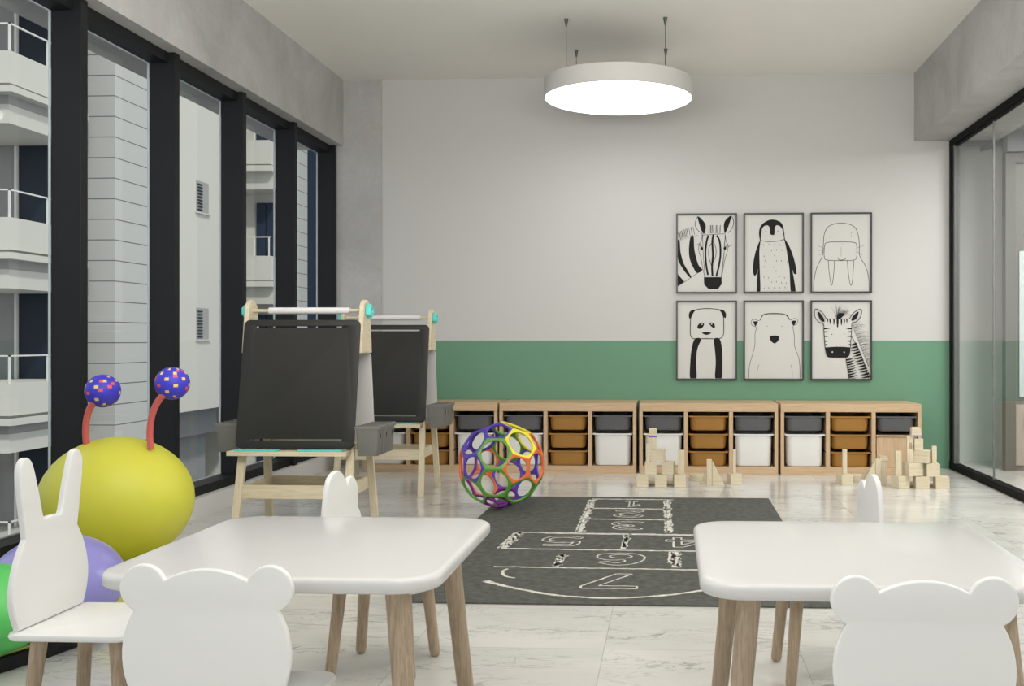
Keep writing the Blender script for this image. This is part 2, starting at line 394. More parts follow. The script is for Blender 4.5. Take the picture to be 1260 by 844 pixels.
# corridor beyond the partition
struct(MB().box(2.15, 5.2, 8.25, 8.39, 0, 2.50).build('wall_corridor', M['corridor_white']))
struct(MB().box(2.46, 5.2, -2.6, 8.39, 2.50, 2.62).box(2.0, 2.46, 7.96, 8.39, 2.50, 2.62).box(2.452, 2.46, -2.6, 8.39, 2.46, 3.09).box(2.0, 2.452, 7.95, 8.02, 2.46, 3.09).build('trim_8', M['facade_grey']))
struct(MB().box(2.46, 5.2, -2.6, -2.5, 0, 2.5).box(5.1, 5.2, -2.5, 8.25, 0, 2.5).build('wall_right', M['curb']))
struct(MB().box(2.462, 5.08, 7.62, 7.74, 2.345, 2.50).build('trim_9', M['facade_grey']))
d = sempty('door_1', (3.2, 7.7, 0)); x = T((-3.2, -7.7, 0))
MB().box(2.462, 2.535, 7.66, 7.74, 0, 2.34).box(3.9, 5.06, 7.66, 7.74, 0, 2.34).box(2.535, 3.9, 7.66, 7.74, 2.27, 2.34).build('door_frame', M['door_grey'], d, xf=x)
MB().box(2.535, 3.9, 7.70, 7.735, 0, 2.27).build('door_leaf', M['door_inner'], d, xf=x)
MB().box(2.57, 3.6, 7.685, 7.70, .545, 1.62).build('pale_window', M['pale_panel'], d, xf=x)
MB().box(2.545, 3.6, 7.685, 7.70, .04, .49).build('painted_reflection', M['beige_reflection'], d, xf=x)  # beige slab painted as the storage unit's reflection in the partition glass

# ------------------------------------------------------------------ pendant lamp
lp = thing('pendant_lamp', 'large round white drum pendant lamp glowing under the ceiling', 'lamp', (-.342, 6.721, 2.546))
R0 = .490
rings = [(.478, .004), (.485, -.001), (R0, .003), (R0, .113), (R0-.006, .118), (0.02, .118)]
mb = MB(); mb.loft([[(r*math.cos(2*PI*i/96), r*math.sin(2*PI*i/96), z) for i in range(96)] for r, z in rings], cap0=False)
mb.build('lamp_shell', M['lamp_shell'], lp, smooth=True)
mb = MB(); mb.loft([[(.480*math.cos(2*PI*i/96), .480*math.sin(2*PI*i/96), z) for i in range(96)] for z in (.001, .02)])
mb.build('diffuser', M['lamp_light'], lp)
for sx in (-1, 1):
    for sy in (-1, 1):
        px, py = sx*.309, sy*.345
        MB().tube([(px, py, .115), (px, py, .385)], .0018, 8).build('cable', M['steel'], lp)
        MB().tube([(px, py, .375), (px, py, .424)], [.004, .0135], 16).build('ceiling_mount', M['steel'], lp, smooth=True)

# ------------------------------------------------------------------ storage units and their bins
UX = [(-1.233+.0, -.243), (-.222, .766), (.787, 1.777)]
UX = [(-2.245, -1.257), (-1.238, -.242), (-.224, .766), (.787, 1.777)]
YF, YD = 7.365, 7.790
ulabels = ['low wooden storage unit at the left end of the row, half hidden behind the easels',
           'low wooden storage unit directly behind the colourful holed ball',
           'low wooden storage unit behind the left block castle, third from the left',
           'low wooden storage unit at the right end of the row with a wood-fronted bin']
def make_unit():
    u = thing('storage_unit', ulabels[1], 'storage unit', (0,0,0), 0, 'low wooden storage units along the green wall')
    w = .992; D = .425
    MB().box(0, .024, 0, D, 0, .449).build('side_panel', M['pine'], u)
    MB().box(w-.024, w, 0, D, 0, .449).build('side_panel', M['pine'], u)
    for c in (.335, .657): MB().box(c-.014, c+.014, 0, D, .0565, .449).build('divider', M['pine'], u)
    MB().box(0, w, 0, D, .449, .509).build('top_panel', M['pine_h'], u, bevel=.002)
    MB().box(.024, w-.024, 0, D, 0, .0565).build('base_panel', M['pine_h'], u)
    for c in (.0255, .3195, .3505, .6415, .6725, .9665):
        MB().box(c-.0014, c+.0014, .0, .38, .162, .168).build('runner', M['dark'], u)
    return u
unit0 = make_unit()
units = []
for k, (a, b) in enumerate(UX):
    u = unit0 if k == 0 else dup(unit0)
    u.location = (a, YF, 0); u['label'] = ulabels[k]; units.append(u)

def make_bin(name, label, cat, z0, z1, mat, taper=.018):
    # x centred, y from 0 back, rim at top
    t = thing(name, label, cat)
    W = .138; D = .40; n = 5
    def ring(ins, z, r=.04): return [(px, py, z) for px, py in rrect(-W+ins, W-ins, .006+ins*.6, D-ins*.6, r, n)]
    hgt = z1-z0
    mb = MB().loft([ring(.026, 0, .03), ring(.016, .004, .04), ring(.011, .016, .045), ring(.006, hgt-.008, .045), ring(.006, hgt-.001, .045), ring(.010, hgt-.001, .042), ring(taper+.006, .012, .036)], cap0=True, cap1=True)
    mb.build('bin_body', mat, t, smooth=True)
    o_ = [(px, py) for px, py in rrect(-.1445, .1445, 0, D+.005, .012, n)]; i_ = [(px, py) for px, py in rrect(-W+.006, W-.006, .008, D-.006, .045, n)]
    mb = MB().loft([[(p[0], p[1], hgt-.009) for p in i_], [(p[0], p[1], hgt-.009) for p in o_], [(p[0], p[1], hgt) for p in o_], [(p[0], p[1], hgt) for p in i_], [(p[0], p[1], hgt-.009) for p in i_]], cap0=False, cap1=False)
    mb.build('rim', mat, t, smooth=False)
    return t
ZG = (.312, .4195); ZA = [(.312, .4195), (.185, .290), (.061, .166)]; ZW = (.0575, .290)
proto = {'grey': make_bin('storage_bin', 'x', 'storage bin', *ZG, M['bin_grey']),
         'amber': make_bin('storage_bin', 'x', 'storage bin', 0, .107, M['bin_amber']),
         'white': make_bin('storage_bin', 'x', 'storage bin', *ZW, M['bin_white'], .012)}
# wooden fronted bin
tw = thing('storage_bin', 'bin with a plain wooden front in the right column of the rightmost storage unit', 'storage bin')
MB().box(-.140, .140, .004, .38, 0, .214).build('front_panel', M['pine'], tw)
MB().box(-.1445, .1445, -.003, .39, .218, .228).box(-.13, .13, .02, .38, .214, .218).build('rim', M['pine_h'], tw)
first = {k: True for k in proto}
def place(kind, x, y, z, label, group):
    if first[kind]: o = proto[kind]; first[kind] = False; o.location = (x, y, z); o['label'] = label; o['group'] = group
    else: o = dup(proto[kind], (x, y, z), 0, label, group)
    return o
uname = ['unit behind the easels', 'unit behind the holed ball', 'unit behind the left castle', 'rightmost unit']
lev = ['top', 'middle', 'bottom']
for k, (a, b) in enumerate(UX):
    cs = [a+.1725, a+.496, a+.8195]; y = YF+.004
    for c, side in ((0, 'left'), (2, 'right')):
        place('grey', cs[c], y, .312, 'shallow grey bin, top of the %s column, %s' % (side, uname[k]), 'shallow grey storage bins')
        if k == 3 and c == 2: tw.location = (cs[2], y, .0575)
        else: place('white', cs[c], y, .0575, 'deep white bin, %s column, %s' % (side, uname[k]), 'deep white storage bins')
    for j in range(3):
        place('amber', cs[1], y, (.312, .1825, .0575)[j], 'amber bin, %s of three, middle column, %s' % (lev[j], uname[k]), 'amber storage bins')

# ------------------------------------------------------------------ tables
def make_table(label):
    t = thing('childrens_table', label, 'table', (0,0,0), 0, 'white square childrens tables')
    a, b = .345, .35
    out = rrect(-a, a, -b, b, .085, 12)
    rings = []
    for ins, z in ((.012, .468), (.005, .4695), (.001, .474), (0, .480), (0, .489), (.0015, .4945), (.006, .4985), (.013, .5)):
        rings.append([(x*(a-ins)/a, y*(b-ins)/b, z) for x, y in out])
    MB().loft(rings).build('tabletop', M['table_white'], t, smooth=True)
    for sx in (-1, 1):
        for sy in (-1, 1):
            p1 = Vector((sx*.245, sy*.245, .466)); p0 = Vector((sx*.288, sy*.285, .0))
            dd = (p1-p0)
            pts = [p0+dd*q for q in (0, .006, .02, .04, .5, 1)]
            MB().tube(pts, [.006, .013, .0185, .0205, .0215, .024], 24).build('leg', M['oak'], t, smooth=True)
    return t
T1 = make_table('white rounded-square low table on the left, beside the rabbit-backed chair')
T1.location = (-.800, 2.297, 0)
T2 = dup(T1, (.402, 2.285, 0), 0, 'white rounded-square low table on the right, cut by the photo edge')

# ------------------------------------------------------------------ chairs
def make_chair(label, back, thickness=.015, seatdy=0):
    # local frame: backrest plane at y=0, seat extends to +y
    t = thing('childrens_chair', label, 'chair', (0,0,0), 0, 'white animal-backed childrens chairs')
    out = rrect(-.155, .155, -.022, .285, .035, 6)
    rings = []
    for ins, z in ((.008, .2515), (.002, .254), (0, .2605), (.002, .267), (.008, .2695)):
        rings.append([(x*(1-ins/.155), .1315+(y-.1315)*(1-ins/.155), z) for x, y in out])
    MB().loft(rings).build('seat', M['white_plastic'], t, smooth=True)
    xf = mat_cols((1,0,0), (0,0,1), (0,-1,0), (0, 0, 0))
    plate('backrest', [back], thickness, M['white_plastic'], t, xf, .004, 3)
    for sx in (-1, 1):
        for sy in (-1, 1):
            p1 = Vector((sx*.098, .1315+sy*.095, .2515)); p0 = Vector((sx*.118, .1315+sy*.118, 0)); dd = p1-p0
            MB().tube([p0+dd*q for q in (0, .01, .03, .06, .5, 1)], [.005, .011, .0145, .016, .0168, .019], 20).build('leg', M['oak'], t, smooth=True)
    return t
# bear: dome circle r .157 with two round ears
def bear_outline():
    cz, r = .387, .157; ez, ex, er = .508, .1175, .0435
    zb = .270
    a_b = math.degrees(math.asin((zb-cz)/r))
    # intersections between the ear circle and the head circle
    dx, dz = ex, ez-cz; D = math.hypot(dx, dz); base = math.degrees(math.atan2(dz, dx))
    al = math.degrees(math.acos((D*D+r*r-er*er)/(2*D*r))); be = math.degrees(math.acos((D*D+er*er-r*r)/(2*D*er)))
    pts = arc(0, cz, r, a_b, base-al, 14)
    pts += arc(ex, ez, er, base+180+be-360, base+180-be, 22)[1:-1]
    pts += arc(0, cz, r, base+al, 180-base-al, 14)
    pts += [(-x, z) for x, z in arc(ex, ez, er, base+180+be-360, base+180-be, 22)[1:-1]][::-1]
    pts += arc(0, cz, r, 180-base+al, 180-a_b, 14)
    return pts
bear = bear_outline()
C1 = make_chair('white chair with a bear-head backrest, nearest, in front of the left table', bear)
C1.location = (-.845, 1.83, 0)
C2 = dup(C1, (.439, 1.80, 0), 0, 'white chair with a bear-head backrest in front of the right table')
half = smoothpts([(.02, .5245), (.036, .526), (.055, .59), (.074, .648), (.088, .672), (.106, .679), (.123, .668), (.131, .640), (.124, .58), (.107, .484)], 5, False)
body = smoothpts([(.107, .484), (.132, .445), (.150, .40), (.157, .355), (.150, .31), (.133, .271)], 5, False)
rb = half+body[1:]
rabbit = rb+[(-x, z) for x, z in rb[::-1]]
C3 = make_chair('white chair with a tall-eared rabbit backrest left of the left table', rabbit, .016)
C3.location = (-1.548, 2.485, 0); C3.rotation_euler.z = -PI/2
cloud = [(.03, .270), (.018, .33), (.018, .40), (.030, .465), (.053, .546), (.08, .572), (.12, .581), (.158, .568), (.180, .545), (.194, .528)]
cl2 = [(.194, .528), (.205, .543), (.222, .551), (.245, .547), (.266, .53), (.280, .50), (.278, .452)]
cl3 = [(.278, .452), (.300, .43), (.314, .39), (.312, .33), (.29, .271)]
cl = smoothpts(cloud, 5, False)+smoothpts(cl2, 4, False)[1:]+smoothpts(cl3, 5, False)[1:]
# local x runs from the far end to the near end of the backrest once turned
clL = [(.165-s, z) for s, z in cl]
clR = [(s-.165, z) for s, z in cl]
C4 = make_chair('white chair with a lobed backrest turned sideways behind the left table', clL, .015)
C4.location = (-.972, 2.985, 0); C4.rotation_euler.z = -PI/2-.07
C5 = make_chair('white chair with a lobed backrest turned sideways behind the right table', clR, .015)
C5.location = (.572, 2.985, 0); C5.rotation_euler.z = PI/2+.07

# ------------------------------------------------------------------ easels
def make_easel():
    t = thing('easel', 'double-sided wooden art easel with blackboard, nearest of the two, by the windows', 'easel', (0,0,0), 0, 'wooden art easels')
    # local origin: floor centre between the feet; x -0.28..0.28
    fy = lambda z: -.22+.18*z; ry = lambda z: .23-.15*z
    def legbar(x0, y0, z0, x1, y1, z1, w=.036, dpt=.024, m='beech'):
        mb = MB(); n = []
        rings = []
        for (x, y, z) in ((x0, y0, z0), (x1, y1, z1)):
            rings.append([(x-w/2, y-dpt/2, z), (x+w/2, y-dpt/2, z), (x+w/2, y+dpt/2, z), (x-w/2, y+dpt/2, z)])
        return mb.loft(rings)
    for sx in (-1, 1):
        legbar(sx*.268, fy(0), 0, sx*.256, fy(.475)+.014, .475).build('leg', M['beech'], t, bevel=.002)
        legbar(sx*.272, ry(0), 0, sx*.256, ry(.475)-.002, .475).build('leg', M['beech'], t, bevel=.002)
        # rounded side plate at the crest
        o = [(-.068+.03, .90)]
        top = arc(.018, 1.10, .056, 0, 180, 14)
        poly = [(.100, .90)]+[(.094, .96)]+top[::1]+[(-.060, .96), (-.068, .90)]
        mb = MB().prism(poly, sx*.268, sx*.290, lambda u, v, q: (q, u, v)); mb.build('side_plate', M['beech_y'], t, bevel=.003)
        mb = MB(); rings = []
        for q, r in ((.2905, .028), (.2925, .034), (.308, .034), (.316, .028), (.316, .018), (.310, .016)):
            rings.append([(sx*q, .018+r*math.cos(k*PI/3+PI/6), 1.102+r*math.sin(k*PI/3+PI/6)) for k in range(6)])
        mb.loft(rings).build('knob', M['teal'], t)
    MB().tube([(-.268, .018, 1.104), (.268, .018, 1.104)], .0085, 14).build('dowel', M['beech_h'], t, smooth=True)
    MB().tube([(-.190, .018, 1.104), (.207, .018, 1.104)], .0160, 20).build('paper_roll', M['paper'], t, smooth=True)
    # boards
    def board(name, sgn, mat, z0=.455, z1=1.058):
        s = .18 if sgn < 0 else -.15
        ln = math.sqrt(1+s*s); up = (0, s/ln, 1/ln); nrm = (0, 1/ln, -s/ln)
        y0 = (fy(z0)-.020) if sgn < 0 else (ry(z0)+.020)
        L = (z1-z0)*ln
        outl = [rrect(-.281, .281, 0, L, .028, 6)]
        if sgn < 0:
            outl += [rrect(-.222, .222, L-.040, L-.030, .003, 3)[::-1], rrect(-.222, .222, .036, .046, .003, 3)[::-1]]
        plate(name, outl, .010, mat, t, mat_cols((1,0,0), up, nrm, (0, y0, z0)), .002, 1)
    board('chalkboard', -1, M['black_board'])
    board('whiteboard', 1, M['whiteboard'], .455, .905)
    # ledges
    MB().box(-.300, .262, fy(.44)-.075, fy(.44)+.012, .426, .447).build('ledge', M['beech_h'], t, bevel=.002)
    MB().box(-.272, .272, ry(.44)-.0, ry(.44)+.075, .426, .447).build('ledge', M['beech_h'], t, bevel=.002)
    for a, b in ((-.268, -.060), (.030, .240)):
        MB().box(a, b, fy(.44)-.070, fy(.44)-.034, .4475, .4545).build('chalk_tray', M['teal'], t, bevel=.001)
    # lower box shelf
    fz, bz = fy(.25)+.014, ry(.25)-.014
    MB().box(-.248, .248, fz-.008, fz+.008, .222, .285).build('shelf_board', M['beech_h'], t, bevel=.002)
    MB().box(-.248, .248, bz-.008, bz+.008, .222, .285).build('shelf_board', M['beech_h'], t, bevel=.002)
    for sx in (-1, 1): MB().box(sx*.240-.007, sx*.240+.007, fz+.008, bz-.008, .222, .285).build('shelf_side', M['beech_y'], t, bevel=.002)
    MB().box(-.233, .233, fz+.008, bz-.008, .222, .230).build('shelf_bottom', M['beech_h'], t)
    return t
EX, EY = -1.752, 4.855
E1 = make_easel(); E1.location = (EX, EY, 0)
E2 = dup(E1, (EX-.042, EY+1.56, 0), 0, 'double-sided wooden art easel standing farther back, partly behind the first')

def make_bucket():
    t = thing('paint_bucket', 'x', 'bucket', (0,0,0), 0, 'grey pots clipped to the easels')
    w, l, h = .052, .047, .128
    def rg(ins, z): return [(x, y, z) for x, y in rrect(-w+ins, w-ins, -l+ins, l-ins, .010, 4)]
    MB().loft([rg(.008, 0), rg(.0065, .003), rg(0, h), rg(.003, h), rg(.009, .006)]).build('pot_body', M['bucket'], t, smooth=True)
    o_ = rrect(-w-.007, w+.007, -l-.0015, l+.0015, .010, 4); i_ = rrect(-w+.003, w-.003, -l+.003, l-.003, .008, 4)
    MB().loft([[(*p, h-.004) for p in i_], [(*p, h-.006) for p in o_], [(*p, h+.006) for p in o_], [(p[0]*.97, p[1]*.97, h+.009) for p in o_], [(*p, h+.009) for p in i_], [(*p, h-.004) for p in i_]], cap0=False, cap1=False).build('rim', M['bucket'], t)
    for sx in (-1, 1):
        mb = MB().prism([(-.006, .100), (.006, .100), (.0035, .090), (.002, .080), (-.002, .080), (-.0035, .090)], sx*(w-.001), sx*(w+.0006), lambda u, v, q: (q, u, v)); mb.build('keyhole', M['dark'], t)
    return t
B0 = make_bucket(); nb = 0
pos = ['nearest', 'middle', 'farthest']
for en, (ex, ey) in (('front easel', (EX, EY)), ('rear easel', (EX-.042, EY+1.56))):
    for side, sx, yo in (('right', .358, -.170), ('left', -.365, -.02)):
        for k in range(3):
            o = B0 if nb == 0 else dup(B0)
            nb += 1
            o.location = (ex+sx, ey+yo+k*.100, .428)
            o['label'] = 'grey rimmed pot, %s of three clipped to the %s side of the %s' % (pos[k], side, en)

# ------------------------------------------------------------------ hopscotch rug
RX0, RX1, RY0, RY1 = -1.035, .592, 3.70, 6.235
rug_t = .006
mb = MB().box(RX0, RX1, RY0, RY1, .0005, rug_t)
zc = rug_t+.0006
def line(p, q, w, rough=.25, n=None):
    p = Vector((*p, 0)); q = Vector((*q, 0)); n = n or max(4, int((q-p).length/.02))
    pts = [p.lerp(q, i/n) for i in range(n+1)]
    mb.ribbon(pts, [w*random.uniform(1-rough, 1+rough) for _ in pts], zc, 1, jitter=w*.18)
def rough_line(p, q, w=.045):
    line(p, q, w*.62, .45); 
    dx = Vector((q[0]-p[0], q[1]-p[1])).normalized(); n = (-dx.y*w*.42, dx.x*w*.42)
    line((p[0]+n[0], p[1]+n[1]), (q[0]+n[0], q[1]+n[1]), w*.28, .7)
    for k in range(26):
        f = random.random(); x = p[0]+(q[0]-p[0])*f+random.uniform(-w*.5, w*.5); y = p[1]+(q[1]-p[1])*f
        line((x, y), (x+random.uniform(-.012, .012), y+random.uniform(.02, .05)), .008, .5, 3)
XL, XR, XM = -.462, -.004, -.211
rough_line((XL+.01, 5.08), (XL, 6.12)); rough_line((XR, 5.09), (XR-.012, 6.12))
line((XL-.01, 6.15), (XR+.02, 6.14), .022); line((XL, 5.81), (XR, 5.80), .024); line((XL, 5.46), (XR, 5.45), .022)
line((-.765, 5.065), (.345, 5.03), .022); line((-.62, 5.04), (.1, 5.02), .012)
rough_line((-.768, 4.67), (-.752, 5.06), .05); rough_line((.345, 4.65), (.34, 5.04), .05)
line((-.775, 4.665), (.35, 4.64), .020)
rough_line((XM, 4.68), (XM, 5.02), .03)
rough_line((-.478, 4.305), (-.482, 4.55), .035); rough_line((.028, 4.31), (.026, 4.63), .04); line((-.005, 4.40), (.0, 4.63), .016)
line((-.745, 4.29), (.33, 4.265), .017)
ap = smoothpts([(-.735, 4.035), (-.681, 3.985), (-.606, 3.925), (-.46, 3.835), (-.324, 3.793), (-.186, 3.788), (-.034, 3.832), (.091, 3.90), (.20, 3.98), (.30, 4.08)], 8, False)
mb.ribbon(ap, [.020*random.uniform(.7, 1.25)+.012*max(0, 1-i/14) for i in range(len(ap))], zc, 1, .002)
ap = smoothpts([(-.68, 4.252), (-.692, 4.214), (-.685, 4.158), (-.66, 4.11), (-.624, 4.088)], 6, False)
mb.ribbon(ap, .014, zc, 1, .001)
# outlined digits, read from the far side of the rug
DG = {'2': [(.12,.74),(.24,.93),(.55,.97),(.84,.82),(.78,.60),(.42,.36),(.14,.08),(.50,.06),(.92,.08)],
 '3': [(.12,.86),(.42,.97),(.78,.88),(.80,.66),(.42,.53),(.82,.42),(.88,.20),(.55,.03),(.10,.14)],
 '5': [(.88,.93),(.55,.95),(.26,.92),(.20,.56),(.55,.62),(.88,.42),(.78,.12),(.45,.03),(.10,.16)],
 '6': [(.80,.88),(.52,.97),(.22,.78),(.10,.42),(.20,.12),(.52,.03),(.84,.18),(.84,.42),(.52,.54),(.26,.40)]}
def digit(ch, x0, x1, y0, y1, wd=.0085):
    X = lambda u: x1-u*(x1-x0); Y = lambda v: y1-v*(y1-y0)      # turned by 180 degrees
    if ch == '1': loops = [[(.30,0),(.85,0),(.85,.16),(.66,.16),(.66,1),(.48,1),(.12,.74),(.20,.62),(.44,.76),(.44,.16),(.30,.16)]]
    elif ch == '6':
        outer = smoothpts([(.92,.80),(.62,1.0),(.28,.93),(.05,.62),(.03,.28),(.25,.03),(.62,0),(.95,.14),(.97,.42),(.74,.60),(.44,.58),(.42,.72),(.60,.83),(.76,.72)], 5, True)
        loops = [outer, smoothpts([(.28,.30),(.38,.16),(.60,.14),(.74,.28),(.62,.42),(.40,.43)], 5, True)]
    elif ch == '7': loops = [[(.02,1),(.98,1),(.98,.84),(.42,0),(.14,0),(.68,.82),(.02,.82)]]
    elif ch == '4': loops = [[(.60,0),(.60,.24),(.02,.24),(.02,.42),(.58,1),(.80,1),(.80,.42),(.98,.42),(.98,.24),(.80,.24),(.80,0)], [(.26,.42),(.60,.42),(.60,.78)]]
    else:
        c = [(X(u), Y(v)) for u, v in smoothpts(DG[ch], 7, False)]; l, r = [], []; h = .017
        for i, p in enumerate(c):
            q = c[min(i+1, len(c)-1)]; o_ = c[max(i-1, 0)]; t = Vector((q[0]-o_[0], q[1]-o_[1])).normalized()
            l.append((p[0]-t.y*h, p[1]+t.x*h)); r.append((p[0]+t.y*h, p[1]-t.x*h))
        loops = None; out = l+r[::-1]; out.append(out[0])
        mb.ribbon(out, [wd*random.uniform(.8, 1.3) for _ in out], zc, 1, .001); return
    for lp_ in loops:
        P_ = [(X(u), Y(v)) for u, v in lp_]; P_.append(P_[0])
        for p, q in zip(P_[:-1], P_[1:]): line(p, q, wd, .25)
digit('1', -.281, -.162, 5.87, 6.09); digit('2', -.317, -.140, 5.53, 5.745); digit('3', -.305, -.128, 5.165, 5.39)
digit('5', -.620, -.405, 4.745, 4.965); digit('4', -.025, .17, 4.735, 4.965); digit('6', -.325, -.110, 4.345, 4.59); digit('7', -.352, -.125, 3.93, 4.18)
rug = mb.build('hopscotch_rug', [M['rug'], M['chalk']], fix=False)
tag(rug, 'dark grey hopscotch rug with chalk-white squares and numbers on the marble floor', 'rug')

# ------------------------------------------------------------------ holed ball
def make_ball():
    R = .250
    t = thing('holed_ball', 'colourful ball of open rings in green violet orange and yellow at the rug corner', 'ball', (-.958, 5.767, .0065))
    ph = (1+5**.5)/2
    ico = [Vector(v).normalized() for v in [(-1,ph,0),(1,ph,0),(-1,-ph,0),(1,-ph,0),(0,-1,ph),(0,1,ph),(0,-1,-ph),(0,1,-ph),(ph,0,-1),(ph,0,1),(-ph,0,-1),(-ph,0,1)]]
    tri = [(0,11,5),(0,5,1),(0,1,7),(0,7,10),(0,10,11),(1,5,9),(5,11,4),(11,10,2),(10,7,6),(7,1,8),(3,9,4),(3,4,2),(3,2,6),(3,6,8),(3,8,9),(4,9,5),(2,4,11),(6,2,10),(8,6,7),(9,8,1)]
    # turn the solid so that two neighbouring pentagons sit where the photo shows them
    def fr(a, b):
        e1 = (a+b).normalized(); e3 = a.cross(b).normalized(); return Matrix((e1, e3.cross(e1), e3)).transposed()
    # view frame: x right, y away, z up
    pa, pb = Vector((-.64, -.76, -.08)).normalized(), Vector((.38, -.92, -.09)).normalized()
    Rm = fr(pa, pb) @ fr(ico[0], ico[11]).transposed()
    Rm = Matrix.Rotation(-.125, 3, 'X') @ Matrix.Rotation(.14, 3, 'Z') @ Rm
    ico = [Rm @ v for v in ico]
    adj = {i: set() for i in range(12)}
    for f in tri:
        for i in range(3): adj[f[i]] |= {f[(i+1) % 3], f[(i+2) % 3]}
    tv = {}
    for i in range(12):
        for j in adj[i]: tv[(i, j)] = (ico[i]*2+ico[j])/3
    faces = []
    for i in range(12):
        n = ico[i]; pts = [tv[(i, j)] for j in adj[i]]
        u = (pts[0]-n*pts[0].dot(n)).normalized(); w = n.cross(u)
        pts.sort(key=lambda p: math.atan2(p.dot(w), p.dot(u))); faces.append((n, pts))
    for a, b, c in tri:
        pts = [tv[(a, b)], tv[(b, a)], tv[(b, c)], tv[(c, b)], tv[(c, a)], tv[(a, c)]]
        faces.append(((ico[a]+ico[b]+ico[c]).normalized(), pts))
    want = [((-.14, .26, 1), 'g'), ((-.13, -.43, 1), 'g'), ((-.64, -.08, 1), 'v'), ((.38, -.09, 1), 'o'), ((-.08, .78, 1), 'v'), ((.47, .5, 1), 'y'), ((-.55, .56, 1), 'v'), ((.53, -.57, 1), 'g'), ((-.63, -.6, 1), 'g'), ((.85, -.05, 1), 'o'), ((-.98, -.05, 1), 'o'), ((0, -.95, 1), 'p'), ((.6, .78, 1), 'y'), ((.9, .4, 1), 'o'),
            ((-.3, .3, -1), 'o'), ((.3, .1, -1), 'g'), ((-.1, -.2, -1), 'v'), ((.5, -.3, -1), 'v'), ((-.5, -.3, -1), 'o'), ((0, -.75, -1), 'p'), ((.05, .75, -1), 'g'), ((.65, .4, -1), 'y'), ((-.7, .3, -1), 'v'), ((.8, -.1, -1), 'v'), ((-.6, -.7, -1), 'p'), ((.4, -.8, -1), 'v')]
    W = []
    for (a, b, s), c in want:
        k = math.sqrt(max(0, 1-a*a-b*b)); W.append((Vector((a, -k*s, b)).normalized(), c))
    mats = {'g': M['b_green'], 'v': M['b_violet'], 'o': M['b_orange'], 'y': M['b_yellow'], 'p': M['b_purple']}
    names = {'g': 'green ring', 'v': 'violet ring', 'o': 'orange ring', 'y': 'yellow ring', 'p': 'dark purple ring'}
    rot = Matrix.Rotation(-.125, 3, 'X') @ Matrix.Rotation(.14, 3, 'Z')
    for n, pts in faces:
        c = max(W, key=lambda q: (rot @ q[0]).dot(n))[1]
        ctr = sum(pts, Vector())/len(pts)
        k = len(pts); rr = (pts[0]-ctr).length*math.cos(PI/k)   # apothem
        seg = k*6; outer = []; inner = []
        for i in range(k):
            a, b = pts[i], pts[(i+1) % k]
            for s in range(6): outer.append(a.lerp(b, s/6))
        inner = [ctr+(o-ctr).normalized()*rr*.845 for o in outer]
        mid = [ctr+(o-ctr).normalized()*((o-ctr).length*.5+rr*.845*.5) for o in outer]
        def sh(ps, r): return [p.normalized()*(p.length/ .9*1.0)*r for p in ps]
        rmax = max(p.length for p in pts)
        q = R/rmax
        th = .015
        lay = []
        def at_(ps, off): return [(p*q)+n*off+Vector((0,0,R)) for p in ps]
        lay = [at_(outer, -.002), at_(mid, .0005), at_([i_.lerp(m_, .25) for i_, m_ in zip(inner, mid)], -.001), at_(inner, -.0065), at_([i_.lerp(m_, .25) for i_, m_ in zip(inner, mid)], -.012), at_(mid, -.0135), at_(outer, -.0115)]
        m_ = MB().loft(lay, cap0=False, cap1=False)
        o = m_.build('ring', mats[c], t, smooth=True)
        o['label'] = names[c]
        me = o.data
    return t
ball = make_ball()

# ------------------------------------------------------------------ toy caterpillar
ct = thing('toy_caterpillar', 'big toy caterpillar with yellow head and blue feeler balls by the windows', 'toy', (-2.17, 3.5, 0))
o0 = Vector((-2.17, 3.5, 0))
def ell(name, c, r, mat, seg=32, rn=20, mats=None, pick=None):
    c = Vector(c)-o0; v = MB(); o = 0
    for i in range(rn+1):
        th = PI*i/rn
        for k in range(seg): v.v.append(Vector((c.x+r[0]*math.sin(th)*math.cos(2*PI*k/seg), c.y+r[1]*math.sin(th)*math.sin(2*PI*k/seg), c.z+r[2]*math.cos(th))))
    for i in range(rn):
        for k in range(seg):
            v.f.append([i*seg+k, i*seg+(k+1) % seg, (i+1)*seg+(k+1) % seg, (i+1)*seg+k]); v.m.append(pick(i, k) if pick else 0)
    me_o = v.build(name, mats or mat, None, smooth=True)
    bm = bmesh.new(); bm.from_mesh(me_o.data); bmesh.ops.remove_doubles(bm, verts=bm.verts, dist=1e-6); bm.to_mesh(me_o.data); bm.free()
    return me_o
hd = ell('head', (-2.213, 3.996, .322), (.292, .275, .252), M['toy_yellow'], 28, 20); hd.parent = ct
o = ell('body_segment', (-1.925, 3.13, .200), (.195, .20, .148), M['toy_lilac']); o.parent = ct; o['label'] = 'lilac body ball'
o = ell('body_segment', (-2.012, 2.90, .170), (.200, .20, .132), M['toy_green']); o.parent = ct; o['label'] = 'bright green body ball'
def disc(name, rx, ry, z0, z1, mat, cy=3.45, cx=-2.17):
    pts = [(cx-o0.x+rx*math.cos(2*PI*i/48), cy-o0.y+ry*math.sin(2*PI*i/48)) for i in range(48)]
    return MB().loft([[(x, y, z0) for x, y in pts], [(x, y, z1) for x, y in pts]]).build(name, mat, ct, bevel=.004)
disc('base_mat', .325, .81, .042, .052, M['mat_yellow'])
disc('base_rim', .345, .83, 0, .042, M['black'])
rnd = random.Random(7)
cells = {}
def pk(i, k):
    if i in (0, 1, 14, 15): return 0
    if (i, k) not in cells:
        cells[(i, k)] = 0
        if i % 2 == 0 and (k+i) % 4 == 0 and rnd.random() < .85: cells[(i, k)] = 1 if rnd.random() < .68 else 2
        elif rnd.random() < .03: cells[(i, k)] = 2
    return cells[(i, k)]
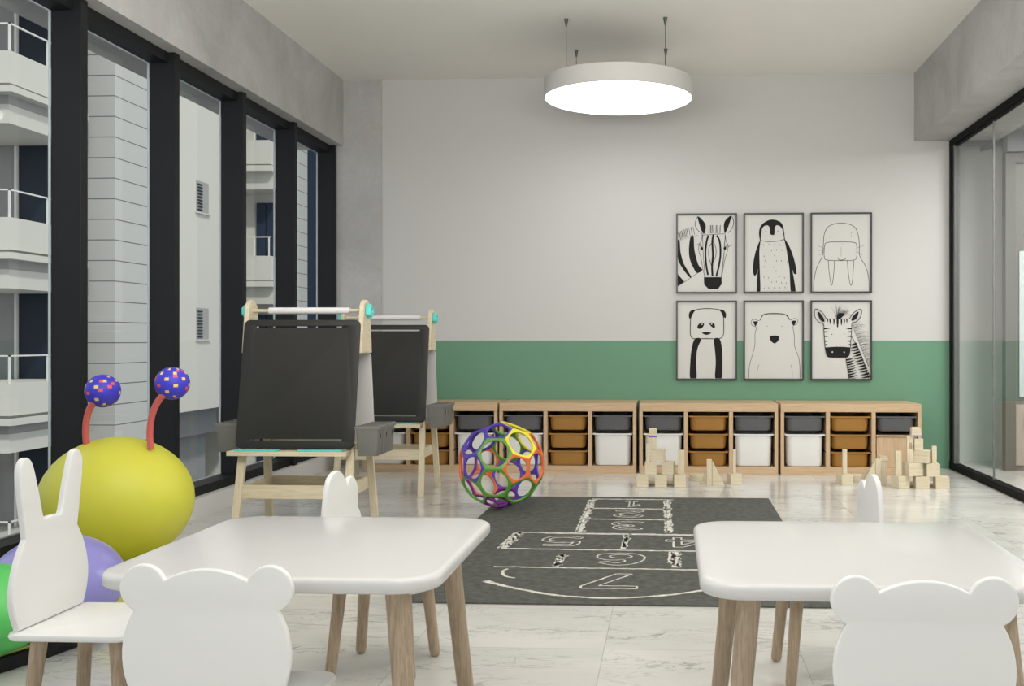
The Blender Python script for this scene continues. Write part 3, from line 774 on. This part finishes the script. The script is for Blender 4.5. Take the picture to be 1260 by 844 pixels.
for bx, tip in (((-2.300, 3.935, .535), (-2.217, 3.90, .763)), ((-2.048, 3.945, .535), (-1.944, 3.91, .793))):
    a = Vector(bx)-o0; tgt = Vector(tip)-o0
    end = tgt+Vector((-.012, -.035, -.040))
    pts = []
    for i in range(13):
        s = i/12; pts.append(Vector((a.x+(end.x-a.x)*(s**2.1), a.y+(end.y-a.y)*s, a.z+(end.z-a.z)*(1-(1-s)**1.25))))
    ant = MB().tube(pts, .0125, 14).build('antenna', M['toy_pink'], ct, smooth=True)
    cells.clear()
    b = ell('antenna_ball', tuple(tip), (.065, .065, .0645), None, 24, 16, [M['toy_blue'], M['patch_yellow'], M['patch_red']], pk)
    b.parent = ant; b['label'] = 'blue ball with yellow and red squares'

# ------------------------------------------------------------------ wooden blocks
BG = 'pale wooden building blocks on the floor'
def blk(label, x0, x1, y, z0, h, dpt=None, rz=0, name='toy_block', cat='toy block', mat='beech_h'):
    w = x1-x0; dpt = dpt or w
    mb = MB().box(-w/2, w/2, -dpt/2, dpt/2, 0, h)
    o = mb.build(name, M[mat], bevel=.0015); o.location = ((x0+x1)/2, y+dpt/2, z0); o.rotation_euler.z = rz
    return tag(o, label, cat, BG)
def pblk(label, poly, y, dpt, rz=0, name='toy_block', extra=None, mat='beech_h'):
    xs = [p[0] for p in poly]; xc = (min(xs)+max(xs))/2; zb = min(p[1] for p in poly)
    mb = MB().prism([(p[0]-xc, p[1]-zb) for p in poly], -dpt/2, dpt/2, lambda u, v, q: (u, q, v))
    o = mb.build(name, M[mat], bevel=.0012); o.location = (xc, y+dpt/2, zb); o.rotation_euler.z = rz
    return tag(o, label, 'toy block', BG)
def wedge(*a, **k): return pblk(*a, name='wedge_block', **k)
# scale at y=6.69: 1128 crop units per metre (first castle); x = -0.218 + (cx-84)/1128
fx = lambda c: -.222+(c-84)/1128
fz = lambda c: max(0, (718-c)/1128)
YC = 6.70
blk('cube block at the left foot of the left block castle', fx(84), fx(170), YC, 0, .0825, .08)
blk('cube block in the middle of the bottom row of the left castle', fx(219), fx(308), YC, 0, .0825, .08)
blk('cube block at the right foot of the left castle under a tall pillar', fx(356), fx(442), YC+.005, 0, .0825, .08, .1)
o = MB().tube([(fx(120), 0, .030), (fx(400), 0, .030)], .0165, 16).build('dowel_block', M['beech_h'], smooth=True); o.location = (0, YC+.108, .0)
for v in o.data.vertices: v.co.x -= fx(260); v.co.z -= .0135
o.location.x = fx(260); tag(o, 'round rod lying behind the bottom row of the left castle', 'toy block', BG)
blk('cube block on the second layer, left, of the left castle', fx(146), fx(232), YC, .083, .081, .08)
blk('cube block on the second layer, right, of the left castle', fx(275), fx(362), YC+.006, .083, .081, .08, -.22)
blk('cube block on the third layer of the left castle', fx(192), fx(290), YC+.004, .1645, .080, .075, -.2)
blk('thin pillar at the left of the third layer of the left castle', fx(153), fx(180), YC+.01, .1645, .118, .024, mat='beech')
blk('upright block below the topmost block of the left castle', fx(178), fx(230), YC+.015, .246, .080, .045, mat='beech')
MB_ = pblk('topmost block of the left castle with a blue lower edge', [(fx(174), .3275), (fx(234), .3275), (fx(234), .352), (fx(232), .382), (fx(176), .382), (fx(174), .352)], YC+.015, .045)
MB_.data.materials.append(M['blue_strip'])
so = MB().box(-.0275, .0275, -.0006, 0, .0, .007).build('blue_edge', M['blue_strip'], MB_); so.location = (0, -.0228, .0)
blk('tall pillar standing on the right cube of the left castle', fx(388), fx(436), YC+.02, .083, .157, .04, mat='beech')
# middle group
def disc_block(x0, x1, y, h, label, z=0):
    r = (x1-x0)/2
    pts = [(r*math.cos(2*PI*i/32), r*math.sin(2*PI*i/32)) for i in range(32)]
    o = MB().loft([[(a, b, 0) for a, b in pts], [(a, b, h) for a, b in pts]]).build('round_block', M['beech_h'], bevel=.0015)
    o.location = ((x0+x1)/2, y+r, z); return tag(o, label, 'toy block', BG)
disc_block(fx(494)-.01, fx(610), 6.99, .043, 'flat round block on the floor behind the left pair of wedges')
wedge('small wedge left of the pillar in the group of wedges by the amber bins', [(fx(556)-.004, 0), (fx(604)-.002, 0), (fx(604)-.002, .083)], 6.86, .035)
blk('square pillar between the wedges in front of the amber bins', fx(605), fx(642), 6.795, 0, .172, .034, mat='beech')
wedge('tall wedge right of the pillar in front of the amber bins', [(fx(646), 0), (fx(738), 0), (fx(650), .158), (fx(646), .158)], 6.80, .035)
blk('square base block right of the wedges, carrying a thin pillar', fx(772), fx(862), 6.86, 0, .068, .08, .3)
blk('thin pillar on the base block right of the wedges', fx(803)-.001, fx(828), 6.885, .0685, .160, .022, .1, mat='beech')
# right groups: second base block with pillar
gx = lambda c: 1.113+(c-240)/2170
blk('square base block left of centre of the right group, carrying a thin pillar', gx(258), gx(440), 6.875, 0, .068, .08, .35)
blk('thin pillar on the base block behind the lobed chair back', gx(316), gx(378), 6.90, .0685, .165, .024, .1, mat='beech')
disc_block(gx(462), gx(690), 7.02, .043, 'flat round block on the floor behind the right pair of wedges')
wedge('small wedge at the left of the right pair of wedges', [(gx(560), 0), (gx(700), 0), (gx(700), .085), (gx(645), .085)], 6.92, .03)
wedge('tall wedge leaning up to the pillar behind the right chair back', [(gx(572), 0), (gx(764), 0), (gx(764), .172)], 6.85, .032)
blk('square pillar beside the tall wedge behind the right chair back', gx(768), gx(848), 6.85, 0, .175, .034, mat='beech')
# right castle: 1763 crop units per metre
hx = lambda c: 1.472+(c-436)/1740
YR = 6.70
blk('cube block at the left foot of the right block castle, turned corner on', hx(398), hx(548), YR+.0, 0, .083, .084, .42)
blk('cube block in the middle of the bottom row of the right castle', hx(630), hx(782), YR, 0, .080, .08, -.0)
blk('cube block at the right foot of the right castle', hx(852), hx(1003), YR, 0, .080, .08)
o = MB().tube([(-.125, 0, .0165), (.125, 0, .0165)], .0165, 16).build('dowel_block', M['beech_h'], smooth=True); o.location = (hx(720), YR+.125, .0)
tag(o, 'round rod lying behind the bottom row of the right castle', 'toy block', BG)
blk('large block on the second layer, left, of the right castle', hx(525), hx(700), YR+.004, .0835, .083, .084, .3)
blk('cube block on the second layer, right, of the right castle', hx(752), hx(900), YR, .0805, .083, .08, -.0)
blk('large block on the third layer of the right castle', hx(640), hx(806), YR+.006, .167, .080, .084, -.42)
pl = thing('arch_block', 'tall flat block with an arched hole at the left of the right castle top', 'toy block', (hx(578), YR+.035, .167), .0, BG)
outl = [[(-.021, 0), (.021, 0), (.021, .172), (-.021, .172)], arc(0, .105, .0125, 0, 180, 10, ry=.028)+[(-.0125, .088), (.0125, .088)]]
plate('block_body', outl, .026, M['beech'], pl, mat_cols((1,0,0), (0,0,1), (0,-1,0)), .001, 1)
blk('small square block on the third layer of the right castle, under the roof', hx(622), hx(718), YR+.015, .2475, .076, .045)
o = pblk('topmost roof block of the right castle with a blue edge', [(hx(585), .340), (hx(702), .340), (hx(690), .388), (hx(672), .398), (hx(598), .398), (hx(588), .388)], YR+.012, .045)
so = MB().box(-.026, .036, -.0006, .0006, -.0, .0065).build('blue_edge', M['blue_strip'], o); so.location = (0, -.0230, 0)
blk('thin pillar at the right of the right castle', hx(820), hx(870), YR+.02, .164, .112, .026, mat='beech')
blk('tall pillar standing on the left cube of the right castle', hx(414), hx(478), YR+.022, .0835, .160, .034, mat='beech')
pblk('tall leaning slab left of the right castle', [(hx(222), 0), (hx(298), 0), (hx(298), .157), (hx(240), .157)], 6.875, .05, 0, mat='beech')
blk('square pillar left of the right castle under a cap block', hx(302), hx(364), 6.86, 0, .163, .034, .0, mat='beech')
pblk('sloped cap block on the pillar left of the right castle', [(hx(278), .1635), (hx(385), .1635), (hx(372), .192), (hx(284), .192)], 6.853, .045, 0)

# ------------------------------------------------------------------ framed animal prints
FR = [(.043, .503), (.552, 1.004), (1.055, 1.513)]
FZ = [(1.319, 1.924), (.662, 1.264)]
def picture(col, row, label, box, draw):
    x0, x1 = FR[col]; z0, z1 = FZ[row]; w = x1-x0; h = z1-z0
    t = thing('framed_print', label, 'picture', ((x0+x1)/2, YB-.002, z0), 0, 'framed black and white animal prints')
    a = w/2; f = .011
    mb = MB().box(-a, a, -.024, 0, 0, f).box(-a, a, -.024, 0, h-f, h).box(-a, -a+f, -.024, 0, f, h-f).box(a-f, a, -.024, 0, f, h-f)
    mb.build('frame', M['frame_black'], t, bevel=.001)
    bx0, bx1, by0, by1 = box; sx = w/(bx1-bx0); sz = h/(by1-by0)
    d = MB(); d.box(-a+f, a-f, f, h-f, -.006, 0, 0)
    k = [1]
    def P(p): return (-a+(p[0]-bx0)*sx, h-(p[1]-by0)*sz)
    def clip(p): return (min(max(p[0], -a+f+.001), a-f-.001), min(max(p[1], f+.001), h-f-.001))
    def st(pts, wd=2, mi=1, sm=True, closed=False, z=None):
        q = smoothpts(pts, 5, closed) if sm and len(pts) > 2 else list(pts)
        if closed: q = q+[q[0]]
        k[0] += 1; ws = wd*sx if not isinstance(wd, (list, tuple)) else [v*sx for v in wd]
        if isinstance(ws, list):
            ws = [ws[min(len(ws)-1, int(i/len(q)*len(ws)))] for i in range(len(q))]
        d.ribbon([clip(P(p)) for p in q], ws, .0003+k[0]*.00003, mi)
    def fl(pts, mi=1, sm=True):
        q = smoothpts(pts, 5, True) if sm else pts
        k[0] += 1; d.fill([clip(P(p)) for p in q], .0003+k[0]*.00003, mi)
    def dot(x, y, r=1.5, ry=None, mi=1): fl([(x+r*math.cos(i*PI/5), y+(ry or r)*math.sin(i*PI/5)) for i in range(10)], mi, False)
    draw(st, fl, dot)
    d.build('print', [M['print_paper'], M['ink'], M['ink_soft']], t, xf=mat_cols((1,0,0), (0,0,1), (0,-1,0), (0, -.009, 0)), fix=False)
def zebra_front(st, fl, dot):
    fl([(68, 318), (88, 318), (96, 420), (122, 520), (165, 600), (195, 655), (182, 662), (120, 585), (70, 480)], 1)
    fl([(190, 275), (218, 275), (226, 400), (262, 540), (300, 590), (250, 620), (210, 560), (180, 480), (174, 380)], 1)
    fl([(68, 630), (100, 665), (130, 700), (70, 745)], 1, False)
    st([(68, 745), (190, 665), (298, 592)], 4, sm=False)
    st([(70, 318), (160, 285), (255, 262)], 2, sm=False)
    for i, x in enumerate((70, 82, 93, 104, 116, 128, 140, 152, 172, 192, 212)):
        st([(x+14, 308-i*5), (x+8, 270-i*5), (x, 232-i*5)], 4+(i % 2)*2)
    fl([(256, 85), (310, 130), (332, 180), (318, 248), (300, 235), (278, 180)], 1)
    st([(256, 85), (236, 130), (234, 175), (262, 220), (302, 250)], 5)
    fl([(568, 82), (520, 115), (500, 165), (505, 240), (518, 235), (548, 165)], 1)
    st([(568, 82), (588, 120), (588, 165), (565, 215), (538, 242)], 5)
    st([(296, 252), (300, 262), (512, 250)], 4, sm=False)
    for x in (360, 375, 388, 403, 426, 440, 463): st([(x, 246), (x+2, 205), (x+3, 168)], 6)
    st([(298, 255), (292, 310), (270, 350), (266, 410), (285, 470), (300, 560), (322, 660)], 4)
    st([(302, 260), (308, 450), (325, 655)], 4)
    st([(512, 255), (500, 450), (476, 655)], 5)
    st([(512, 255), (520, 320), (540, 370), (528, 430), (508, 500), (490, 600), (476, 660)], 4)
    st([(355, 265), (338, 330), (328, 430), (335, 540), (352, 640)], 17)
    st([(402, 258), (392, 330), (398, 450), (390, 560), (394, 650)], 18)
    st([(435, 265), (462, 330), (468, 450), (452, 560), (428, 655)], 17)
    st([(396, 325), (362, 380), (360, 470), (385, 555)], 5); st([(402, 325), (426, 390), (424, 460), (402, 515)], 5)
    dot(293, 388, 13, 15); dot(509, 388, 13, 15)
    st([(292, 375), (268, 358), (250, 348)], 4); st([(294, 372), (280, 350), (262, 342)], 4)
    st([(510, 378), (545, 372), (572, 352)], 4); st([(512, 372), (530, 358), (540, 345)], 4)
    fl([(314, 660), (478, 660), (480, 725), (445, 772), (358, 772), (316, 730)], 1, False)
def penguin(st, fl, dot):
    fl([(424, 168), (420, 130), (432, 98), (468, 78), (505, 82), (525, 105), (534, 168), (528, 140), (520, 112), (500, 100), (490, 112), (488, 140), (480, 144), (468, 138), (466, 110), (452, 100), (434, 112), (428, 140)], 1)
    st([(424, 168), (420, 130), (432, 98), (468, 77), (505, 82), (525, 105), (534, 168)], 4)
    st([(422, 166), (450, 173), (500, 172), (534, 163)], 2.5)
    fl([(424, 168), (402, 220), (390, 290), (396, 326), (408, 318), (412, 300), (408, 400), (424, 400), (422, 300), (420, 220)], 1)
    fl([(534, 163), (560, 205), (580, 265), (588, 316), (576, 318), (570, 305), (584, 400), (562, 400), (556, 300), (544, 220)], 1)
    dot(449, 126, 2.2); dot(503, 126, 2.2)
    rr = random.Random(3)
    for i in range(9):
        for j in range(5):
            if rr.random() < .82:
                x = 438+j*24+(i % 2)*10+rr.uniform(-3, 3); y = 186+i*24+rr.uniform(-4, 4)
                if x < 545: st([(x, y), (x+1, y+7)], 2, sm=False)
def walrus(st, fl, dot):
    st([(666, 402), (668, 350), (680, 290), (704, 240), (710, 190), (714, 140), (735, 103), (790, 89), (845, 103), (866, 140), (872, 190), (874, 238), (900, 285), (914, 340), (916, 402)], 2.4)
    st([(716, 190), (730, 176), (790, 174), (848, 177), (860, 192), (860, 240), (848, 256), (800, 258), (728, 256), (714, 240)], 2.4, closed=True)
    st([(775, 250), (790, 256), (812, 250)], 2.4)
    st([(732, 258), (736, 310), (745, 367), (752, 355), (758, 300), (760, 258)], 2.2); st([(818, 258), (822, 310), (832, 368), (840, 355), (845, 300), (847, 258)], 2.2)
    for y in (135, 147): dot(744, y, 1.6); dot(836, y, 1.6)
    dot(785, 183, 1.4); dot(796, 183, 1.4)
    st([(790, 196), (790, 240)], 1.1, 2, sm=False)
    for q in range(3):
        st([(684+q*3, 190+q*22), (716, 204+q*6)], 1.2, 2, sm=False); st([(892-q*3, 190+q*22), (858, 204+q*6)], 1.2, 2, sm=False)
def panda(st, fl, dot):
    fl([(104, 520), (102, 500), (112, 484), (134, 480), (124, 492), (112, 515)], 1); fl([(266, 518), (268, 498), (256, 482), (236, 480), (246, 492), (256, 512)], 1)
    st([(112, 510), (124, 485), (160, 476), (210, 476), (245, 484), (256, 510), (258, 570), (254, 600), (235, 612), (180, 612), (125, 612), (110, 598), (108, 560)], 3.4, closed=True)
    fl([(140, 562), (144, 548), (158, 540), (170, 545), (164, 560), (150, 568)], 1); fl([(218, 562), (206, 560), (194, 545), (202, 538), (214, 544), (218, 552)], 1)
    dot(161, 547, 3, mi=0); dot(204, 546, 3, mi=0)
    fl([(160, 586), (180, 582), (202, 586), (190, 593), (180, 595), (170, 592)], 1); dot(180, 608, 1)
    fl([(128, 614), (156, 614), (140, 660), (134, 720), (136, 794), (108, 794), (108, 720), (114, 660)], 1)
    fl([(214, 614), (240, 614), (250, 660), (252, 720), (248, 794), (220, 794), (222, 720), (218, 660)], 1)
def polar_bear(st, fl, dot):
    st([(372, 794), (376, 730), (398, 650), (400, 590), (406, 562), (388, 552), (382, 536), (394, 524), (420, 530), (432, 508), (450, 499), (490, 497), (530, 500), (546, 512), (558, 528), (580, 520), (594, 530), (588, 548), (572, 556), (578, 600), (580, 650), (600, 710), (604, 794)], 2)
    st([(424, 528), (440, 503), (490, 499), (538, 503), (554, 522)], 3.5)
    fl([(392, 536), (402, 533), (414, 535), (408, 546), (402, 556)], 1); fl([(586, 533), (575, 530), (564, 535), (568, 545), (576, 553)], 1)
    fl([(468, 602), (488, 598), (508, 602), (506, 620), (488, 634), (470, 620)], 1)
    dot(455, 556, 2); dot(521, 556, 2); dot(487, 642, 1); dot(487, 654, 1)
    st([(410, 794), (410, 760), (418, 730)], 1.6, 2); st([(568, 794), (568, 760), (562, 730)], 1.6, 2)
def zebra_foal(st, fl, dot):
    rr = random.Random(9)
    for i in range(95):   # wind-blown mane
        f = i/95; x0 = 462+f*150; y0 = 380+f*400 if f > .35 else 260+f*400
        x0 = 455+f*170; y0 = 265+f*430
        L_ = rr.uniform(60, 150)
        x1 = min(x0+L_, 636); y1 = y0-rr.uniform(5, 40)
        if x1-x0 < 14: continue
        st([(x0, y0), ((x0+x1)/2, y0-(y0-y1)*.75), (x1, y1)], [2.2, 1.4, .6], 2)
    for i in range(70):
        a = math.radians(rr.uniform(15, 85)); L_ = rr.uniform(50, 160)
        x1 = 325+L_*math.cos(a); y1 = 205-L_*math.sin(a)*.85
        st([(325, 210), ((325+x1)/2-8, (205+y1)/2-10), (x1, y1)], [3, 1.6, .6], 2)
    st([(322, 215), (312, 140), (305, 62)], [6, 4, 1]); st([(318, 210), (290, 150), (255, 92)], [4, 2, 1]); 
    fl([(310, 215), (330, 165), (390, 165), (360, 205), (335, 215)], 1)
    st([(400, 590), (415, 680), (432, 800)], 4); st([(455, 380), (520, 500), (580, 650), (622, 800)], 5)
    for i in range(9):
        y = 600+i*24; x = 402+i*4
        fl([(x, y+8), (x+40, y+2), (x+88, y-10), (x+46, y+14), (x+4, y+24)], 1, False)
    for i in range(13):
        f = i/13; x = 475+f*140; y = 440+f*340
        fl([(x+28, y+6), (x-8, y+20), (x-48-10*f, y+36), (x-4, y+36), (x+36, y+26)], 1, False)
    fl([(190, 270), (210, 215), (460, 215), (462, 300), (445, 560), (410, 590), (240, 590), (212, 560), (196, 380)], 0, False)
    st([(212, 215), (180, 160), (135, 125), (108, 122), (98, 145), (105, 200), (140, 245), (186, 270), (190, 330), (200, 480), (205, 520)], 6)
    st([(436, 215), (470, 165), (515, 130), (548, 122), (556, 150), (540, 205), (500, 245), (462, 258), (458, 330), (445, 500)], 6)
    fl([(128, 155), (145, 150), (180, 195), (195, 235), (178, 243), (148, 215)], 1); fl([(527, 152), (512, 150), (470, 190), (455, 228), (470, 233), (505, 212)], 1)
    st([(212, 215), (436, 215)], 4, sm=False)
    for x, b, wd in ((224, 250, 12), (248, 268, 14), (286, 275, 14), (321, 305, 20), (358, 280, 15), (386, 268, 14), (411, 255, 12)): st([(x, 215), (x+1, (215+b)/2), (x, b)], [wd, wd, wd*.7, 2])
    for i, y in enumerate((311, 342, 385, 432, 467)):
        L_ = (55, 45, 42, 32, 25)[i]
        st([(192+i*3, y), (192+i*3+L_*.5, y), (192+i*3+L_, y)], [14, 12, 6, 2]); st([(458-i*3, y), (458-i*3-L_*.5, y), (458-i*3-L_, y+2)], [14, 12, 6, 2])
    dot(267, 366, 5); dot(385, 363, 5)
    fl([(204, 498), (240, 490), (330, 486), (410, 490), (444, 498), (442, 550), (425, 585), (380, 592), (270, 592), (228, 585), (208, 545)], 1, True)
    dot(271, 538, 7, mi=0); dot(386, 540, 7, mi=0)
picture(0, 0, 'framed drawing of a grown zebra facing forward, top left of the six prints', (55, 622, 57, 812), zebra_front)
picture(1, 0, 'framed drawing of a black and white penguin, top centre of the prints', (348, 620, 45, 405), penguin)
picture(2, 0, 'framed thin-line drawing of a walrus with two tusks, top right print', (652, 928, 42, 404), walrus)
picture(0, 1, 'framed drawing of a panda with black arms, bottom left print', (45, 317, 438, 800), panda)
picture(1, 1, 'framed line drawing of a bear with a black nose, bottom centre print', (348, 620, 438, 800), polar_bear)
picture(2, 1, 'framed drawing of a striped foal with windblown mane, bottom right print', (60, 655, 33, 812), zebra_foal)

# ------------------------------------------------------------------ buildings outside the windows
struct(MB().box(-60, -3.2, -10, 60, -3.2, -3.1).build('ground', M['ground']))
# block with balconies (left pane)
def bpart(root, name, mb, mat, **k): return mb.build(name, mat, root, xf=T(-Vector(root.location)-Vector((0, .54, 0))), **k)
b1 = thing('apartment_building', 'pale apartment building with railed balconies seen through the leftmost pane', 'building', (-13, 18, -3.1))
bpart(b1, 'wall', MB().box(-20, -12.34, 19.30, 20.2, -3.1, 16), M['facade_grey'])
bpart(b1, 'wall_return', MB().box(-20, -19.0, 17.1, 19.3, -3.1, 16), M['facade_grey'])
for k in range(-1, 5):
    z = .241+k*2.78                      # top of this floor's parapet
    bpart(b1, 'balcony', MB().box(-18, -11.0, 17.1, 19.25, z-.54, z), M['facade'])
    bpart(b1, 'balcony_edge', MB().box(-18, -10.93, 17.03, 19.27, z-.70, z-.59).box(-18, -11.12, 17.25, 19.2, z-1.18, z-.86), M['facade'])
    bpart(b1, 'shade_gap', MB().box(-18, -11.06, 17.16, 19.25, z-.59, z-.54).box(-18, -11.16, 17.3, 19.2, z-.86, z-.70), M['facade_shadow'])  # strips painted darker for the shade between parapet, ledge and band
    mb = MB().box(-18, -11.02, 17.12, 17.15, z+.45, z+.475).box(-11.05, -11.02, 17.12, 19.25, z+.45, z+.475)
    for q in range(3): mb.box(-11.05, -11.02, 17.12+q*1.05, 17.15+q*1.05, z, z+.45)
    for q in range(1, 6): mb.box(-11.05-q*1.1, -11.02-q*1.1, 17.12, 17.15, z, z+.45)
    bpart(b1, 'railing', mb, M['rail'])
    bpart(b1, 'balcony_window', MB().box(-12.34, -11.45, 19.32, 19.5, z-.1, z+1.62), M['bld_glass'])
    bpart(b1, 'window_post', MB().box(-12.36, -12.31, 19.26, 19.32, z-.1, z+1.62), M['rail'])
    bpart(b1, 'lintel', MB().box(-12.34, -11.46, 19.31, 20.2, z+1.62, z+2.24), M['facade_grey'])
# panelled block
b2 = thing('panelled_building', 'pale grey building clad in horizontal panels, second pane from the left', 'building', (-13, 21, -3.1))
bpart(b2, 'wall', MB().box(-16, -11, 20.32, 22.6, -3.1, 16), M['facade_lines'])
# white facade with small vent windows
b3 = thing('white_building', 'plain white building with two small louvred openings, third pane', 'building', (-13, 24, -3.1))
bpart(b3, 'wall', MB().box(-16, -11, 22.62, 26.2, -.66, 16), M['facade'])
bpart(b3, 'ground_floor', MB().box(-16, -11.6, 22.62, 26.2, -1.35, -.66).box(-16, -11.9, 22.62, 26.2, -3.1, -1.35), M['facade_grey'])
for py in (243, 398):
    z = .96-(py-419)*24.1/1260
    w = bpart(b3, 'small_window', MB().box(-11.0, -10.985, 23.80, 24.42, z-.36, z+.36), M['facade_shadow'])  # shade of the recessed opening is put into the panel colour
    mb = MB()
    for q in range(9): mb.box(-10.984, -10.96, 23.84, 24.06, z-.33+q*.074, z-.30+q*.074)
    bpart(b3, 'louvre', mb, M['bld_glass'])  # slats coloured near-black for the shadow in the louvre
    bpart(b3, 'sill', MB().box(-11.0, -10.94, 23.76, 24.46, z-.40, z-.37), M['facade'])
# building with blue windows
b4 = thing('balcony_building', 'cream building with solid balconies and blue windows, fourth pane', 'building', (-10, 28, -3.1))
bpart(b4, 'wall', MB().box(-14, -10.35, 27.6, 27.9, -3.1, 16), M['facade'])
bpart(b4, 'side_wall', MB().box(-14, -11, 27.9, 31.1, -3.1, 16), M['facade_lines'])
for k in range(-1, 4):
    z = 3.156+(k-1)*3.0
    bpart(b4, 'balcony', MB().box(-14, -10.35, 26.6, 27.6, z-.62, z).box(-14, -10.3, 26.55, 27.6, z-.80, z-.66).box(-14, -10.35, 26.8, 27.6, z-1.24, z-.80), M['facade'])
    bpart(b4, 'balcony_edge', MB().box(-14, -10.36, 26.62, 27.6, z-.66, z-.62), M['facade_grey'])
    bpart(b4, 'balcony_window', MB().box(-11.10, -10.86, 27.52, 27.6, z, z+1.5).box(-10.82, -10.4, 27.52, 27.6, z, z+1.5), M['bld_glass_blue'])
    mb = MB().box(-11.1, -10.36, 26.62, 26.66, z+.48, z+.51)
    for q in range(2): mb.box(-10.80+q*.38, -10.77+q*.38, 26.62, 26.65, z, z+.48)
    bpart(b4, 'railing', mb, M['rail'])
b5 = thing('blue_building', 'narrow blue-glazed building seen through the last window pane', 'building', (-12, 33, -3.1))
bpart(b5, 'wall', MB().box(-13.5, -5, 34, 36, -3.1, 18), M['bld_glass_blue'])

# ------------------------------------------------------------------ light
w = bpy.data.worlds.new('World'); S.world = w; w.use_nodes = True
nt = w.node_tree; bg = nt.nodes['Background']
sky = nt.nodes.new('ShaderNodeTexSky'); sky.sky_type = 'HOSEK_WILKIE'
sky.sun_direction = Vector((.6, -.5, .6)).normalized(); sky.turbidity = 6
mixn = nt.nodes.new('ShaderNodeMix'); mixn.data_type = 'RGBA'; mixn.inputs[0].default_value = .8
nt.links.new(sky.outputs[0], mixn.inputs[6]); mixn.inputs[7].default_value = (.95, .97, 1.0, 1)
nt.links.new(mixn.outputs[2], bg.inputs['Color']); bg.inputs['Strength'].default_value = 1.3
def light(name, kind, loc, power, size=None, rot=(0,0,0), col=(1,1,1), sizey=None):
    l = bpy.data.lights.new(name, kind); l.energy = power; l.color = col
    o = bpy.data.objects.new(name, l); COL.objects.link(o); o.location = loc; o.rotation_euler = rot
    if kind == 'AREA':
        l.shape = 'DISK' if sizey is None else 'RECTANGLE'; l.size = size
        if sizey: l.size_y = sizey
    if kind == 'SUN': l.angle = size
    return o
light('sun', 'SUN', (0, 0, 20), 2.2, .05, (math.radians(48), 0, math.radians(38)), (1, .96, .9))
for i, y in enumerate((1.6, -1.0)): light('added_room_fill', 'AREA', (-.34, y, 2.90), 20, 1.2, col=(1, .975, .94))  # unseen disks added to fill the room, no fixtures modelled
light('pendant_glow', 'AREA', (-.342, 6.721, 2.53), 4, .95, col=(1, .98, .95))
light('added_ceiling_fill', 'AREA', (-.3, 2.2, 1.95), 100, 3.2, rot=(math.radians(125), 0, 0), col=(1, .975, .94), sizey=1.0)  # unseen panel added to brighten the ceiling and upper wall
light('added_corridor_fill', 'AREA', (2.85, 5.6, 2.46), 115, 1.2, col=(1, .98, .95))  # unseen fill added to brighten the corridor behind the glass
light('added_corridor_fill', 'AREA', (2.72, 6.9, 2.46), 16, .4, col=(1, .98, .95))  # small unseen fill added for the dark wall niche
light('added_corridor_fill', 'AREA', (3.4, 1.5, 2.46), 70, 1.2, col=(1, .98, .95))  # unseen fill added for the near end of the corridor
S.view_settings.view_transform = 'Standard'; S.view_settings.look = 'None'; S.view_settings.exposure = 0; S.view_settings.gamma = 1
S.cycles.use_denoising = True
S.cycles.max_bounces = 8; S.cycles.diffuse_bounces = 4; S.cycles.glossy_bounces = 4; S.cycles.transparent_max_bounces = 12
S.cycles.caustics_reflective = False; S.cycles.caustics_refractive = False
